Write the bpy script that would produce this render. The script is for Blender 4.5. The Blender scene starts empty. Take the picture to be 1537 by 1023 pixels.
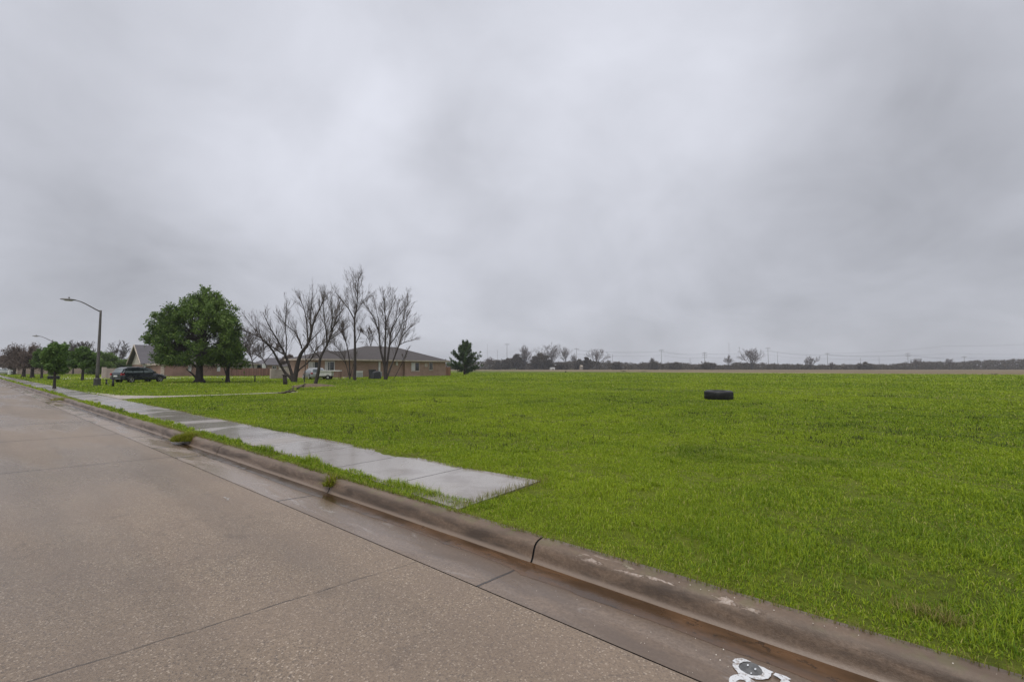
import bpy, math, random
import numpy as np
from mathutils import Vector, Matrix

# ------------------------------------------------------------------ camera frame
F = 700.0; HOR = 552.0; CH = 1.5
PITCH = math.atan((HOR - 511.5) / F)
CP, SP = math.cos(PITCH), math.sin(PITCH)
def ray(u, v):
    x = (u - 768.5) / F; up = -(v - 511.5) / F
    return Vector((x, CP - up * SP, SP + up * CP))
def G(u, v, z=0.13):                      # point on the level plane z
    r = ray(u, v); k = (z - CH) / r.z
    return Vector((r.x * k, r.y * k, z))
def PY(u, v, Y):                          # point at distance Y
    r = ray(u, v); k = Y / r.y
    return Vector((r.x * k, Y, CH + r.z * k))
D = Vector((-0.7614, 0.6483, 0)); N = Vector((0.6483, 0.7614, 0))   # along the kerb / across it
ROAD_ROT = math.atan2(D.y, D.x); N_ROT = math.atan2(N.y, N.x)
def ST(s, t, z=0): return D * s + N * t + Vector((0, 0, z))

scn = bpy.context.scene
col = scn.collection
rnd = random.Random(7)
R = np.random.default_rng(11)

# ------------------------------------------------------------------ materials
MATS = {}
def newmat(name):
    m = bpy.data.materials.new(name); m.use_nodes = True
    nt = m.node_tree; b = nt.nodes['Principled BSDF']
    MATS[name] = m
    return m, nt, b
def nd(nt, t, **kw):
    n = nt.nodes.new(t)
    for k, v in kw.items():
        if k in n.bl_rna.properties: setattr(n, k, v)
        else: n.inputs[k].default_value = v
    return n
def mix(nt, fac, a, b, mode='MIX'):
    n = nt.nodes.new('ShaderNodeMix'); n.data_type = 'RGBA'; n.blend_type = mode
    for sock, val in ((n.inputs[0], fac), (n.inputs[6], a), (n.inputs[7], b)):
        if hasattr(val, 'is_output') or isinstance(val, bpy.types.NodeSocket): nt.links.new(val, sock)
        elif isinstance(val, (int, float)): sock.default_value = val
        else: sock.default_value = (*val, 1) if len(val) == 3 else val
    return n.outputs[2]
def mth(nt, op, a, b=None, c=None, clamp=False):
    n = nt.nodes.new('ShaderNodeMath'); n.operation = op; n.use_clamp = clamp
    for i, val in enumerate((a, b, c)):
        if val is None: continue
        if isinstance(val, bpy.types.NodeSocket): nt.links.new(val, n.inputs[i])
        else: n.inputs[i].default_value = val
    return n.outputs[0]
def mrange(nt, v, a, b, c=0.0, d=1.0, smooth=True):
    n = nt.nodes.new('ShaderNodeMapRange'); n.interpolation_type = 'SMOOTHSTEP' if smooth else 'LINEAR'
    nt.links.new(v, n.inputs[0])
    for i, x in enumerate((a, b, c, d)): n.inputs[i + 1].default_value = x
    return n.outputs[0]
def noise(nt, vec, scale, detail=4, rough=.55, dist=0):
    n = nt.nodes.new('ShaderNodeTexNoise')
    n.inputs['Scale'].default_value = scale; n.inputs['Detail'].default_value = detail
    n.inputs['Roughness'].default_value = rough; n.inputs['Distortion'].default_value = dist
    if vec is not None: nt.links.new(vec, n.inputs['Vector'])
    return n.outputs[0]
def objco(nt, scale=(1, 1, 1), rot=(0, 0, 0), gen='Object'):
    tc = nt.nodes.new('ShaderNodeTexCoord'); mp = nt.nodes.new('ShaderNodeMapping')
    mp.inputs['Scale'].default_value = scale; mp.inputs['Rotation'].default_value = rot
    nt.links.new(tc.outputs[gen], mp.inputs['Vector'])
    return mp.outputs[0]
def bump(nt, b, h, strength, dist):
    n = nt.nodes.new('ShaderNodeBump'); n.inputs['Strength'].default_value = strength
    n.inputs['Distance'].default_value = dist
    nt.links.new(h, n.inputs['Height']); nt.links.new(n.outputs[0], b.inputs['Normal'])
    return n
def L(nt, a, b): nt.links.new(a, b)

def simple(name, c, rough=.7, metal=0, var=.25, scale=3.0, spec=.5, stretch=(1, 1, 1)):
    m, nt, b = newmat(name)
    v = objco(nt, stretch)
    f = mrange(nt, noise(nt, v, scale, 5), .3, .7)
    dark = tuple(x * (1 - var) for x in c); lite = tuple(min(1, x * (1 + var)) for x in c)
    L(nt, mix(nt, f, dark, lite), b.inputs['Base Color'])
    b.inputs['Roughness'].default_value = rough; b.inputs['Metallic'].default_value = metal
    b.inputs['Specular IOR Level'].default_value = spec
    return m

def sep(nt, v):
    s = nt.nodes.new('ShaderNodeSeparateXYZ'); L(nt, v, s.inputs[0]); return s.outputs
def line_mask(nt, dist, w):      # 1 on the line, 0 beyond w
    return mrange(nt, dist, w * .5, w, 1, 0)

def wetfilm(nt, b, v, lo, hi, scale, r0=.08, r1=.5, stretch=None):
    f = mrange(nt, noise(nt, v, scale, 3, .5, .3), lo, hi)
    return f

# road: exposed aggregate concrete, local x = along kerb, local y = -t
def road_mat():
    m, nt, b = newmat('road_concrete')
    v = objco(nt); x, y, z = sep(nt, v)
    fine = nt.nodes.new('ShaderNodeTexVoronoi'); fine.inputs['Scale'].default_value = 120; L(nt, v, fine.inputs['Vector'])
    sc = sep(nt, fine.outputs['Color'])
    n1 = noise(nt, v, 55, 6, .75); n2 = noise(nt, v, 1.3, 5, .6); n3 = noise(nt, v, .22, 3, .5)
    c = mix(nt, mrange(nt, n1, .3, .7), (.138, .100, .068), (.285, .218, .155))
    c = mix(nt, mrange(nt, sc[0], .80, .86), c, (.11, .086, .068))
    c = mix(nt, mrange(nt, sc[1], .93, .96), c, (.44, .36, .28))
    c = mix(nt, mrange(nt, n2, .42, .62, 0, .34), c, (.17, .125, .095))
    c = mix(nt, mrange(nt, n3, .4, .65, 0, .3), c, (.30, .225, .165))
    # transverse joints: slightly skewed, partly filled
    wob = mth(nt, 'MULTIPLY', mth(nt, 'SUBTRACT', noise(nt, v, 3.0, 4, .6), .5), .05)
    xs = mth(nt, 'ADD', mth(nt, 'ADD', x, mth(nt, 'MULTIPLY', y, -.13)), wob)   # x + .13 t
    mask = None
    for s0 in (-8, -3.9, 3.28, 9.87, 14.05, 18.0, 22.0, 26.1, 30.2, 34.3, 38.4, 42.5, 46.6, 50.7, 54.8, 58.9, 63, 69, 75, 81, 87, 93):
        dd = mth(nt, 'ABSOLUTE', mth(nt, 'SUBTRACT', xs, s0))
        w = .009 if s0 < 5 else (.028 if s0 < 12 else (.045 if s0 < 30 else .07))
        mm = line_mask(nt, dd, w)
        mask = mm if mask is None else mth(nt, 'MAXIMUM', mask, mm)
    for y0, w in ((3.2, .02), (-1.9, .0)):
        if w:
            dd = mth(nt, 'ABSOLUTE', mth(nt, 'SUBTRACT', mth(nt, 'ADD', y, wob), y0))
            mask = mth(nt, 'MAXIMUM', mask, line_mask(nt, dd, w))
    brk = mrange(nt, noise(nt, v, 2.6, 4, .65), .36, .6, .06, .9); brk = mth(nt, 'MAXIMUM', brk, mrange(nt, x, 5, 8, 0, .75))
    mask = mth(nt, 'MULTIPLY', mask, brk)
    c = mix(nt, mask, c, (.055, .045, .04))
    lane = noise(nt, objco(nt, (.04, 1, 1)), 1.1, 4, .55)
    c = mix(nt, mrange(nt, lane, .45, .62, 0, .22), c, (.10, .075, .055))
    crk = nt.nodes.new('ShaderNodeTexVoronoi'); crk.feature = 'DISTANCE_TO_EDGE'; crk.inputs['Scale'].default_value = .45
    dv2 = nt.nodes.new('ShaderNodeVectorMath'); dv2.operation = 'ADD'; nn = nt.nodes.new('ShaderNodeTexNoise'); nn.inputs['Scale'].default_value = 1.6; nn.inputs['Detail'].default_value = 6; L(nt, v, nn.inputs['Vector']); L(nt, v, dv2.inputs[0]); L(nt, nn.outputs['Color'], dv2.inputs[1]); L(nt, dv2.outputs[0], crk.inputs['Vector'])
    cm = mth(nt, 'MULTIPLY', mrange(nt, crk.outputs['Distance'], .0, .006, 1, 0), mrange(nt, noise(nt, v, .28, 3), .56, .62))
    c = mix(nt, mth(nt, 'MULTIPLY', cm, .22), c, (.06, .045, .035))
    drip = mth(nt, 'MULTIPLY', mrange(nt, noise(nt, objco(nt, (.8, 1, 1)), 2.3, 3, .5), .66, .74), .30)
    c = mix(nt, drip, c, (.08, .062, .05))
    L(nt, c, b.inputs['Base Color'])
    wet = mrange(nt, noise(nt, objco(nt, (.25, 1.2, 1)), .6, 4, .5), .44, .64)
    L(nt, mrange(nt, wet, 0, 1, .48, .20, False), b.inputs['Roughness'])
    b.inputs['Specular IOR Level'].default_value = .45
    h = mth(nt, 'ADD', mth(nt, 'MULTIPLY', fine.outputs['Distance'], .8), mth(nt, 'ADD', n1, mth(nt, 'MULTIPLY', mask, -3)))
    bump(nt, b, h, .55, .006)
    return m

def gutter_mat():
    m, nt, b = newmat('gutter_concrete')
    v = objco(nt); x, y, z = sep(nt, v)
    n1 = noise(nt, v, 45, 6, .75); n2 = noise(nt, objco(nt, (.6, 2, 1)), 1.6, 6, .62, .6); n4 = noise(nt, objco(nt, (.5, 1.6, 1)), 3.1, 4, .5, 1.2)
    c = mix(nt, mrange(nt, n1, .3, .7), (.125, .086, .058), (.235, .170, .120))
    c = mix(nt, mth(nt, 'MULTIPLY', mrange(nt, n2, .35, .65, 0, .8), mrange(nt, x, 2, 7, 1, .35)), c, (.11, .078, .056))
    c = mix(nt, mrange(nt, x, 3, 9, 0, .55), c, (.34, .275, .22))  # farther gutter painted paler to stand for the sky it reflects
    c = mix(nt, mrange(nt, n4, .62, .72, 0, .45), c, (.37, .34, .32))
    stain = mrange(nt, mth(nt, 'ADD', y, mth(nt, 'MULTIPLY', n2, .3)), -2.72, -2.5, 1, 0)
    c = mix(nt, mth(nt, 'MULTIPLY', stain, .75), c, (.085, .05, .026))
    sp = nt.nodes.new('ShaderNodeTexVoronoi'); sp.inputs['Scale'].default_value = 16; L(nt, v, sp.inputs['Vector'])
    spk = mth(nt, 'MULTIPLY', mrange(nt, sp.outputs['Distance'], .05, .12, 1, 0), mrange(nt, sep(nt, sp.outputs['Color'])[0], .78, .82))
    c = mix(nt, mth(nt, 'MULTIPLY', spk, .6), c, (.06, .045, .035))
    wob = mth(nt, 'MULTIPLY', mth(nt, 'SUBTRACT', noise(nt, v, 4.0, 4, .6), .5), .035)
    xs = mth(nt, 'ADD', x, wob)
    mask = None
    for s0 in (-5.2, -2.0, 2.33, 5.5, 9.42, 10.9, 12.9, 16.3, 19.5, 22.6, 25.9, 29.2, 32.5, 36, 40, 44, 48, 52):
        dd = mth(nt, 'ABSOLUTE', mth(nt, 'SUBTRACT', xs, s0))
        mm = line_mask(nt, dd, .014 if s0 < 4 else (.022 if s0 < 8 else .04))
        mask = mm if mask is None else mth(nt, 'MAXIMUM', mask, mm)
    c = mix(nt, mask, c, (.035, .028, .024))
    L(nt, c, b.inputs['Base Color'])
    wet = mrange(nt, noise(nt, objco(nt, (.5, 2, 1)), 1.1, 4, .5, .5), .40, .56)
    L(nt, mrange(nt, wet, 0, 1, .38, .13, False), b.inputs['Roughness'])
    h = mth(nt, 'ADD', n1, mth(nt, 'MULTIPLY', mask, -3))
    bump(nt, b, h, .3, .004)
    return m

def kerb_mat():
    m, nt, b = newmat('kerb_concrete')
    v = objco(nt); x, y, z = sep(nt, v)
    n1 = noise(nt, v, 38, 6, .75); n2 = noise(nt, objco(nt, (.5, 2.5, 2.5)), 2.2, 6, .65, .4); n3 = noise(nt, v, .9, 4)
    c = mix(nt, mrange(nt, n1, .3, .7), (.108, .070, .044), (.190, .130, .086))
    c = mix(nt, mrange(nt, n2, .38, .62, 0, .95), c, (.055, .036, .023))
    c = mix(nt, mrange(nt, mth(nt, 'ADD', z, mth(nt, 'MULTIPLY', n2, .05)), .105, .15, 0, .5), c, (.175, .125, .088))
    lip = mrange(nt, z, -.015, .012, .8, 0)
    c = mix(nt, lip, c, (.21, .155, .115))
    # spalled patches on the shoulder near the front
    sp = noise(nt, objco(nt, (1.2, 5, 5)), 3.4, 6, .62, .3)
    inz = mth(nt, 'MULTIPLY', mrange(nt, z, .085, .10), mrange(nt, z, .118, .128, 1, 0))
    inx = mth(nt, 'MULTIPLY', mrange(nt, x, .55, .8), mrange(nt, x, 1.75, 2.1, 1, 0))
    spal = mth(nt, 'MULTIPLY', mrange(nt, sp, .555, .585), mth(nt, 'MULTIPLY', inz, inx))
    c = mix(nt, mth(nt, 'MULTIPLY', spal, .9), c, mix(nt, mrange(nt, n1, .35, .6), (.22, .15, .105), (.42, .35, .30)))
    moss = mth(nt, 'MULTIPLY', mrange(nt, noise(nt, v, 7, 4), .5, .62), mrange(nt, z, .09, .12))
    c = mix(nt, mth(nt, 'MULTIPLY', moss, .35), c, (.13, .13, .05))
    L(nt, c, b.inputs['Base Color'])
    L(nt, mrange(nt, n2, .3, .7, .38, .62), b.inputs['Roughness'])
    bump(nt, b, mth(nt, 'ADD', mth(nt, 'ADD', n1, mth(nt, 'MULTIPLY', n2, 2.0)), mth(nt, 'MULTIPLY', spal, -2.5)), .6, .006)
    return m

def walk_mat():
    m, nt, b = newmat('sidewalk_concrete')
    v = objco(nt); x, y, z = sep(nt, v)
    n1 = noise(nt, v, 60, 5, .7); n2 = noise(nt, v, 1.7, 5, .6, .4); n3 = noise(nt, objco(nt, (1, .5, 1)), .8, 4, .5, .6)
    c = mix(nt, mrange(nt, n1, .3, .7), (.25, .228, .205), (.37, .34, .31))
    c = mix(nt, mrange(nt, n2, .45, .65, 0, .6), c, (.17, .14, .115))
    edge = mth(nt, 'MAXIMUM', mrange(nt, y, -4.5, -4.42, 1, 0), mrange(nt, y, -3.46, -3.38, 0, 1))
    c = mix(nt, mth(nt, 'MULTIPLY', edge, .6), c, (.15, .11, .075))
    wob = mth(nt, 'MULTIPLY', mth(nt, 'SUBTRACT', noise(nt, v, 5.0, 4, .6), .5), .03)
    ph = mth(nt, 'ADD', mth(nt, 'ADD', x, wob), -4.98 + 140)
    dd = mth(nt, 'ABSOLUTE', mth(nt, 'SUBTRACT', mth(nt, 'FRACT', mth(nt, 'ADD', mth(nt, 'DIVIDE', ph, 1.37), .5)), .5))
    mask = mrange(nt, mth(nt, 'MULTIPLY', dd, 1.37), .008, .02, 1, 0)
    c = mix(nt, mask, c, (.07, .055, .045))
    rowe = mth(nt, 'FRACT', mth(nt, 'MULTIPLY', mth(nt, 'FLOOR', mth(nt, 'DIVIDE', ph, 1.37)), .618))
    c = mix(nt, mrange(nt, rowe, .0, 1, 0, .28), c, (.24, .2, .175))
    L(nt, c, b.inputs['Base Color'])
    wet = mrange(nt, n3, .36, .52)
    L(nt, mrange(nt, wet, 0, 1, .48, .15, False), b.inputs['Roughness'])
    b.inputs['Specular IOR Level'].default_value = .6
    bn = bump(nt, b, mth(nt, 'ADD', mth(nt, 'MULTIPLY', n1, .3), mth(nt, 'ADD', mth(nt, 'MULTIPLY', n2, .5), mth(nt, 'MULTIPLY', mask, -2))), .22, .003)
    return m

def lawn_mat():
    m, nt, b = newmat('lawn_turf')
    v = objco(nt)
    n1 = noise(nt, v, 14, 6, .75); n2 = noise(nt, v, 1.1, 5, .65, .5); n3 = noise(nt, v, .10, 4, .6, .6); n4 = noise(nt, objco(nt, (.35, 1, 1)), .35, 5, .7, .3)
    c = mix(nt, mrange(nt, n1, .3, .7), (.025, .033, .006), (.125, .16, .013))
    c = mix(nt, mrange(nt, n2, .50, .70, 0, .75), c, (.075, .092, .014))
    c = mix(nt, mrange(nt, n4, .58, .70, 0, .6), c, (.085, .098, .018))
    c = mix(nt, mrange(nt, n3, .42, .60, 0, .45), c, (.20, .235, .022))
    c = mix(nt, mrange(nt, noise(nt, v, .33, 5, .7), .64, .74, 0, .4), c, (.24, .21, .08))
    L(nt, c, b.inputs['Base Color'])
    b.inputs['Roughness'].default_value = .85; b.inputs['Specular IOR Level'].default_value = .15
    bump(nt, b, mth(nt, 'ADD', n1, mth(nt, 'MULTIPLY', n2, 2)), 1.0, .05)
    return m

def grass_mat(name, c1, c2, c3):
    m, nt, b = newmat(name)
    g = nt.nodes.new('ShaderNodeNewGeometry')
    rr = g.outputs['Random Per Island']
    v = objco(nt)
    n2 = noise(nt, v, 1.4, 4, .6); n3 = noise(nt, v, .10, 4, .6, .6)
    c = mix(nt, rr, c1, c2)
    c = mix(nt, mrange(nt, n2, .42, .66, 0, .30), c, c1)
    c = mix(nt, mrange(nt, n3, .42, .60, 0, .5), c, c2)
    n5 = noise(nt, objco(nt, (1, 1, 1)), .42, 5, .62, .5); c = mix(nt, mrange(nt, n5, .54, .68, 0, .5), c, tuple(q * .6 for q in c1))
    c = mix(nt, mth(nt, 'GREATER_THAN', mth(nt, 'FRACT', mth(nt, 'MULTIPLY', rr, 37.3)), .965), c, c3)
    L(nt, c, b.inputs['Base Color'])
    b.inputs['Roughness'].default_value = .55; b.inputs['Specular IOR Level'].default_value = .2
    tr = nt.nodes.new('ShaderNodeBsdfTranslucent'); L(nt, c, tr.inputs['Color'])
    ms = nt.nodes.new('ShaderNodeMixShader'); ms.inputs[0].default_value = .35
    out = nt.nodes['Material Output']
    L(nt, b.outputs[0], ms.inputs[1]); L(nt, tr.outputs[0], ms.inputs[2]); L(nt, ms.outputs[0], out.inputs[0])
    return m
leaf_mat = grass_mat

def brick_mat(name, c1, c2, mortar, rowh=.075):
    m, nt, b = newmat(name)
    v = objco(nt, (1, 1, 1), (math.radians(90), 0, 0))
    tc = nt.nodes.new('ShaderNodeTexCoord'); s = sep(nt, tc.outputs['Object'])
    cmb = nt.nodes.new('ShaderNodeCombineXYZ'); L(nt, mth(nt, 'ADD', s[0], s[1]), cmb.inputs[0]); L(nt, s[2], cmb.inputs[1])
    br = nt.nodes.new('ShaderNodeTexBrick'); L(nt, cmb.outputs[0], br.inputs['Vector'])
    br.inputs['Scale'].default_value = 1; br.inputs['Brick Width'].default_value = .22; br.inputs['Row Height'].default_value = rowh
    br.inputs['Mortar Size'].default_value = .008
    br.inputs['Color1'].default_value = (*c1, 1); br.inputs['Color2'].default_value = (*c2, 1); br.inputs['Mortar'].default_value = (*mortar, 1)
    n = noise(nt, tc.outputs['Object'], 1.2, 5)
    c = mix(nt, mrange(nt, n, .4, .65, 0, .4), br.outputs[0], tuple(x * .6 for x in c1))
    L(nt, c, b.inputs['Base Color']); b.inputs['Roughness'].default_value = .85
    return m
def shingle_mat(name, c):
    m, nt, b = newmat(name)
    v = objco(nt); n1 = noise(nt, objco(nt, (3, 3, 14)), 3, 4, .7); n2 = noise(nt, v, .6, 4)
    s = sep(nt, v)
    row = mth(nt, 'FRACT', mth(nt, 'MULTIPLY', s[2], 11))
    cc = mix(nt, mrange(nt, n1, .3, .7), tuple(x * .7 for x in c), tuple(x * 1.3 for x in c))
    cc = mix(nt, mrange(nt, n2, .4, .65, 0, .35), cc, tuple(x * .65 for x in c))
    cc = mix(nt, mrange(nt, row, 0, .18, .35, 0), cc, tuple(x * .4 for x in c))
    L(nt, cc, b.inputs['Base Color']); b.inputs['Roughness'].default_value = .75
    return m
def wood_mat(name, c):
    m, nt, b = newmat(name)
    tc = nt.nodes.new('ShaderNodeTexCoord'); s = sep(nt, tc.outputs['Object'])
    fx = mth(nt, 'MULTIPLY', mth(nt, 'ADD', s[0], s[1]), 7)
    fr = mth(nt, 'FRACT', fx); fl = mth(nt, 'FRACT', mth(nt, 'MULTIPLY', mth(nt, 'FLOOR', fx), .6180))
    n = noise(nt, objco(nt, (6, 6, .8)), 2, 5)
    cc = mix(nt, fl, tuple(x * .7 for x in c), tuple(x * 1.25 for x in c))
    cc = mix(nt, mrange(nt, n, .35, .7, 0, .4), cc, tuple(x * .5 for x in c))
    cc = mix(nt, mrange(nt, fr, .0, .10, .9, 0), cc, (.02, .015, .012))
    L(nt, cc, b.inputs['Base Color']); b.inputs['Roughness'].default_value = .8
    return m
def bark_mat(name, c):
    m, nt, b = newmat(name)
    v = objco(nt, (1, 1, .25)); n = noise(nt, v, 9, 6, .7)
    L(nt, mix(nt, mrange(nt, n, .3, .7), tuple(x * .55 for x in c), tuple(x * 1.4 for x in c)), b.inputs['Base Color'])
    b.inputs['Roughness'].default_value = .85
    bump(nt, b, n, .8, .03)
    return m

road_mat(); gutter_mat(); kerb_mat(); walk_mat(); lawn_mat()
grass_mat('grass_blade', (.095, .182, .012), (.365, .455, .024), (.46, .43, .13))
grass_mat('grass_yellow', (.14, .15, .012), (.30, .33, .03), (.30, .20, .06))
grass_mat('grass_dry', (.14, .15, .03), (.30, .26, .08), (.36, .27, .12))
grass_mat('weed_leaf', (.04, .055, .012), (.07, .085, .02), (.12, .09, .04))
leaf_mat('leaf_glossy', (.045, .10, .022), (.19, .28, .06), (.27, .36, .09))
leaf_mat('leaf_bright', (.06, .12, .03), (.14, .23, .05), (.20, .28, .08))
leaf_mat('leaf_conifer', (.04, .08, .03), (.11, .16, .06), (.17, .20, .09))
leaf_mat('leaf_dark', (.025, .038, .016), (.06, .07, .03), (.09, .08, .04))
leaf_mat('leaf_brown', (.12, .095, .08), (.19, .15, .125), (.22, .17, .14))
leaf_mat('brush_far', (.06, .052, .036), (.125, .10, .07), (.17, .13, .09))
bark_mat('bark_dark', (.045, .035, .03)); bark_mat('bark_brown', (.075, .055, .043)); bark_mat('bark_grey', (.11, .09, .078)); bark_mat('bark_twig', (.10, .074, .06))
brick_mat('brick_tan', (.36, .22, .15), (.26, .155, .108), (.38, .32, .26))
brick_mat('brick_red', (.34, .20, .145), (.27, .155, .11), (.36, .29, .24))
brick_mat('block_beige', (.38, .29, .235), (.33, .25, .20), (.30, .25, .2), .2)
brick_mat('block_pale', (.44, .38, .32), (.40, .34, .29), (.36, .3, .26), .2)
shingle_mat('shingle_brown', (.060, .050, .047)); shingle_mat('shingle_grey', (.10, .092, .10)); shingle_mat('shingle_dark', (.07, .062, .058))
wood_mat('wood_red', (.28, .15, .11)); wood_mat('wood_orange', (.30, .15, .085))
simple('trim_beige', (.42, .36, .29)); simple('trim_white', (.66, .66, .64), .5, var=.1); simple('siding_pale', (.55, .50, .43), .7, var=.12)
simple('stucco', (.50, .43, .34), .8, var=.12)
simple('curtain', (.5, .5, .48), .8, var=.2, scale=12, stretch=(4, 4, .3))
simple('metal_grey', (.20, .195, .185), .5, .3); simple('metal_dark', (.035, .035, .038), .5, .2); simple('pole_grey', (.12, .11, .10), .55, .2, scale=6, stretch=(3, 3, .4))
simple('pole_dark', (.06, .055, .05), .6); simple('pole_wood', (.17, .15, .145), .8)
simple('plastic_dark', (.02, .022, .028), .45); simple('plastic_grey', (.30, .33, .35), .5, var=.1)
simple('black_iron', (.018, .017, .017), .5)
simple('wire', (.10, .10, .11), .6)
simple('path_concrete', (.34, .29, .24), .45, var=.25, scale=4); simple('street_concrete', (.46, .43, .38), .5, var=.15)
simple('dirt', (.12, .085, .045), .9, var=.4, scale=6); simple('dry_field', (.155, .112, .052), .95, var=.4, scale=.25, stretch=(.2, 1, 1)); simple('dry_field_edge', (.30, .25, .13), .95, var=.3, scale=.4)
simple('white_paint', (.66, .68, .70), .45, var=.14, scale=25); simple('paint_faded', (.33, .29, .255), .5, var=.3, scale=30); simple('grey_film', (.085, .085, .082), .18, var=.4, scale=30)
simple('stone_chip', (.62, .56, .48), .6, var=.3, scale=40); simple('litter_white', (.6, .6, .6), .6, var=.05)
simple('silver_paint', (.42, .43, .44), .3, .5, var=.05); simple('car_dark', (.022, .030, .038), .16, .3, var=.1); simple('car_black_trim', (.012, .012, .013), .5)
simple('white_car', (.75, .75, .76), .3, var=.03)
simple('wheel_rim', (.6, .6, .62), .35, .6, var=.1); simple('chrome', (.6, .6, .6), .2, .9, var=.05)
def glassy(name, c, r=.06):
    m, nt, b = newmat(name); v = objco(nt)
    L(nt, mix(nt, mrange(nt, noise(nt, v, 1.5, 2), .3, .7), c, tuple(x * 1.6 for x in c)), b.inputs['Base Color'])
    b.inputs['Roughness'].default_value = r; b.inputs['Specular IOR Level'].default_value = .8
m_, nt_, b_ = newmat('worn_paint'); v_ = objco(nt_); L(nt_, mix(nt_, mrange(nt_, noise(nt_, v_, 42, 6, .75), .50, .60, 0, .85), mix(nt_, noise(nt_, v_, 9, 4), (.55, .56, .57), (.72, .73, .74)), (.22, .175, .14)), b_.inputs['Base Color']); b_.inputs['Roughness'].default_value = .5
glassy('window_glass', (.010, .012, .013)); glassy('car_glass', (.11, .13, .14)); glassy('tail_red', (.30, .012, .02), .15); glassy('lamp_lens', (.35, .33, .28), .2)  # car glass base colour greyed to stand in for reflections
MATS['car_dark'].node_tree.nodes['Principled BSDF'].inputs['Coat Weight'].default_value = .6
def rubber():
    m, nt, b = newmat('tyre_rubber'); v = objco(nt)
    L(nt, mix(nt, mrange(nt, noise(nt, v, 5, 5), .4, .7), (.007, .007, .007), (.020, .019, .018)), b.inputs['Base Color'])
    b.inputs['Roughness'].default_value = .48; b.inputs['Specular IOR Level'].default_value = .4
rubber()
def water():
    m, nt, b = newmat('muddy_water'); v = objco(nt, (.6, 2, 1)); n = noise(nt, v, 2.5, 5, .6, .4); x, y, z = sep(nt, objco(nt))
    c = mix(nt, mrange(nt, n, .35, .65), (.055, .030, .014), (.120, .062, .028))
    c = mix(nt, mrange(nt, x, 2.5, 6.5, 0, .75), c, (.045, .032, .018))
    c = mix(nt, mrange(nt, noise(nt, objco(nt), 14, 4), .6, .68, 0, .7), c, (.03, .018, .01))
    L(nt, c, b.inputs['Base Color']); L(nt, mrange(nt, n, .3, .7, .10, .30), b.inputs['Roughness'])
    bump(nt, b, noise(nt, objco(nt), 22, 4, .6), .12, .004)
water()
M = MATS

# ------------------------------------------------------------------ mesh helpers
class MB:
    def __init__(s): s.v = []; s.f = []; s.n = 0
    def add(s, vs, fs):
        o = s.n; s.v.extend([tuple(p) for p in vs]); s.n += len(vs)
        s.f.extend([tuple(i + o for i in f) for f in fs]); return s
    def box(s, a, b):
        (x0, y0, z0), (x1, y1, z1) = a, b
        return s.add([(x0, y0, z0), (x1, y0, z0), (x1, y1, z0), (x0, y1, z0), (x0, y0, z1), (x1, y0, z1), (x1, y1, z1), (x0, y1, z1)],
              [(3, 2, 1, 0), (4, 5, 6, 7), (0, 1, 5, 4), (1, 2, 6, 5), (2, 3, 7, 6), (3, 0, 4, 7)])
    def tube(s, pts, rad, sides=6, cap=True):
        pts = [Vector(p) for p in pts]; n = len(pts)
        if not hasattr(rad, '__len__'): rad = [rad] * n
        ref = Vector((0.31, 0.95, 0.05)); vs = []; fs = []
        for i, p in enumerate(pts):
            t = (pts[min(i + 1, n - 1)] - pts[max(i - 1, 0)])
            if t.length < 1e-9: t = Vector((0, 0, 1))
            t.normalize()
            if abs(t.dot(ref)) > .93: ref = Vector((1, 0, 0)) if abs(t.x) < .7 else Vector((0, 0, 1))
            a = t.cross(ref).normalized(); b = t.cross(a)
            for k in range(sides):
                w = 2 * math.pi * k / sides
                vs.append(p + (a * math.cos(w) + b * math.sin(w)) * rad[i])
        for i in range(n - 1):
            for k in range(sides):
                k2 = (k + 1) % sides
                fs.append((i * sides + k, i * sides + k2, (i + 1) * sides + k2, (i + 1) * sides + k))
        if cap: fs.append(tuple(range(sides - 1, -1, -1))); fs.append(tuple((n - 1) * sides + k for k in range(sides)))
        return s.add(vs, fs)
    def prism(s, poly, z0, z1):
        n = len(poly)
        vs = [(p[0], p[1], z0) for p in poly] + [(p[0], p[1], z1) for p in poly]
        fs = [tuple(range(n - 1, -1, -1)), tuple(range(n, 2 * n))] + [(i, (i + 1) % n, n + (i + 1) % n, n + i) for i in range(n)]
        return s.add(vs, fs)
    def lathe(s, prof, n=32, axis='z', c=(0, 0, 0), closed=False):
        vs = []; fs = []; m = len(prof)
        for k in range(n):
            w = 2 * math.pi * k / n
            for r, z in prof:
                if axis == 'z': vs.append((c[0] + r * math.cos(w), c[1] + r * math.sin(w), c[2] + z))
                else: vs.append((c[0] + r * math.cos(w), c[1] + z, c[2] + r * math.sin(w)))
        e = m if closed else m - 1
        for k in range(n):
            for i in range(e):
                j = (i + 1) % m; k2 = (k + 1) % n
                fs.append((k * m + i, k2 * m + i, k2 * m + j, k * m + j))
        return s.add(vs, fs)
    def build(s, name, mat, parent=None, smooth=False, label=None):
        me = bpy.data.meshes.new(name); me.from_pydata(s.v, [], s.f)
        me.materials.append(M[mat] if isinstance(mat, str) else mat)
        if smooth: me.polygons.foreach_set('use_smooth', [True] * len(me.polygons))
        me.update()
        o = bpy.data.objects.new(name, me); col.objects.link(o)
        if parent: o.parent = parent
        if label: o['label'] = label
        return o
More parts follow.
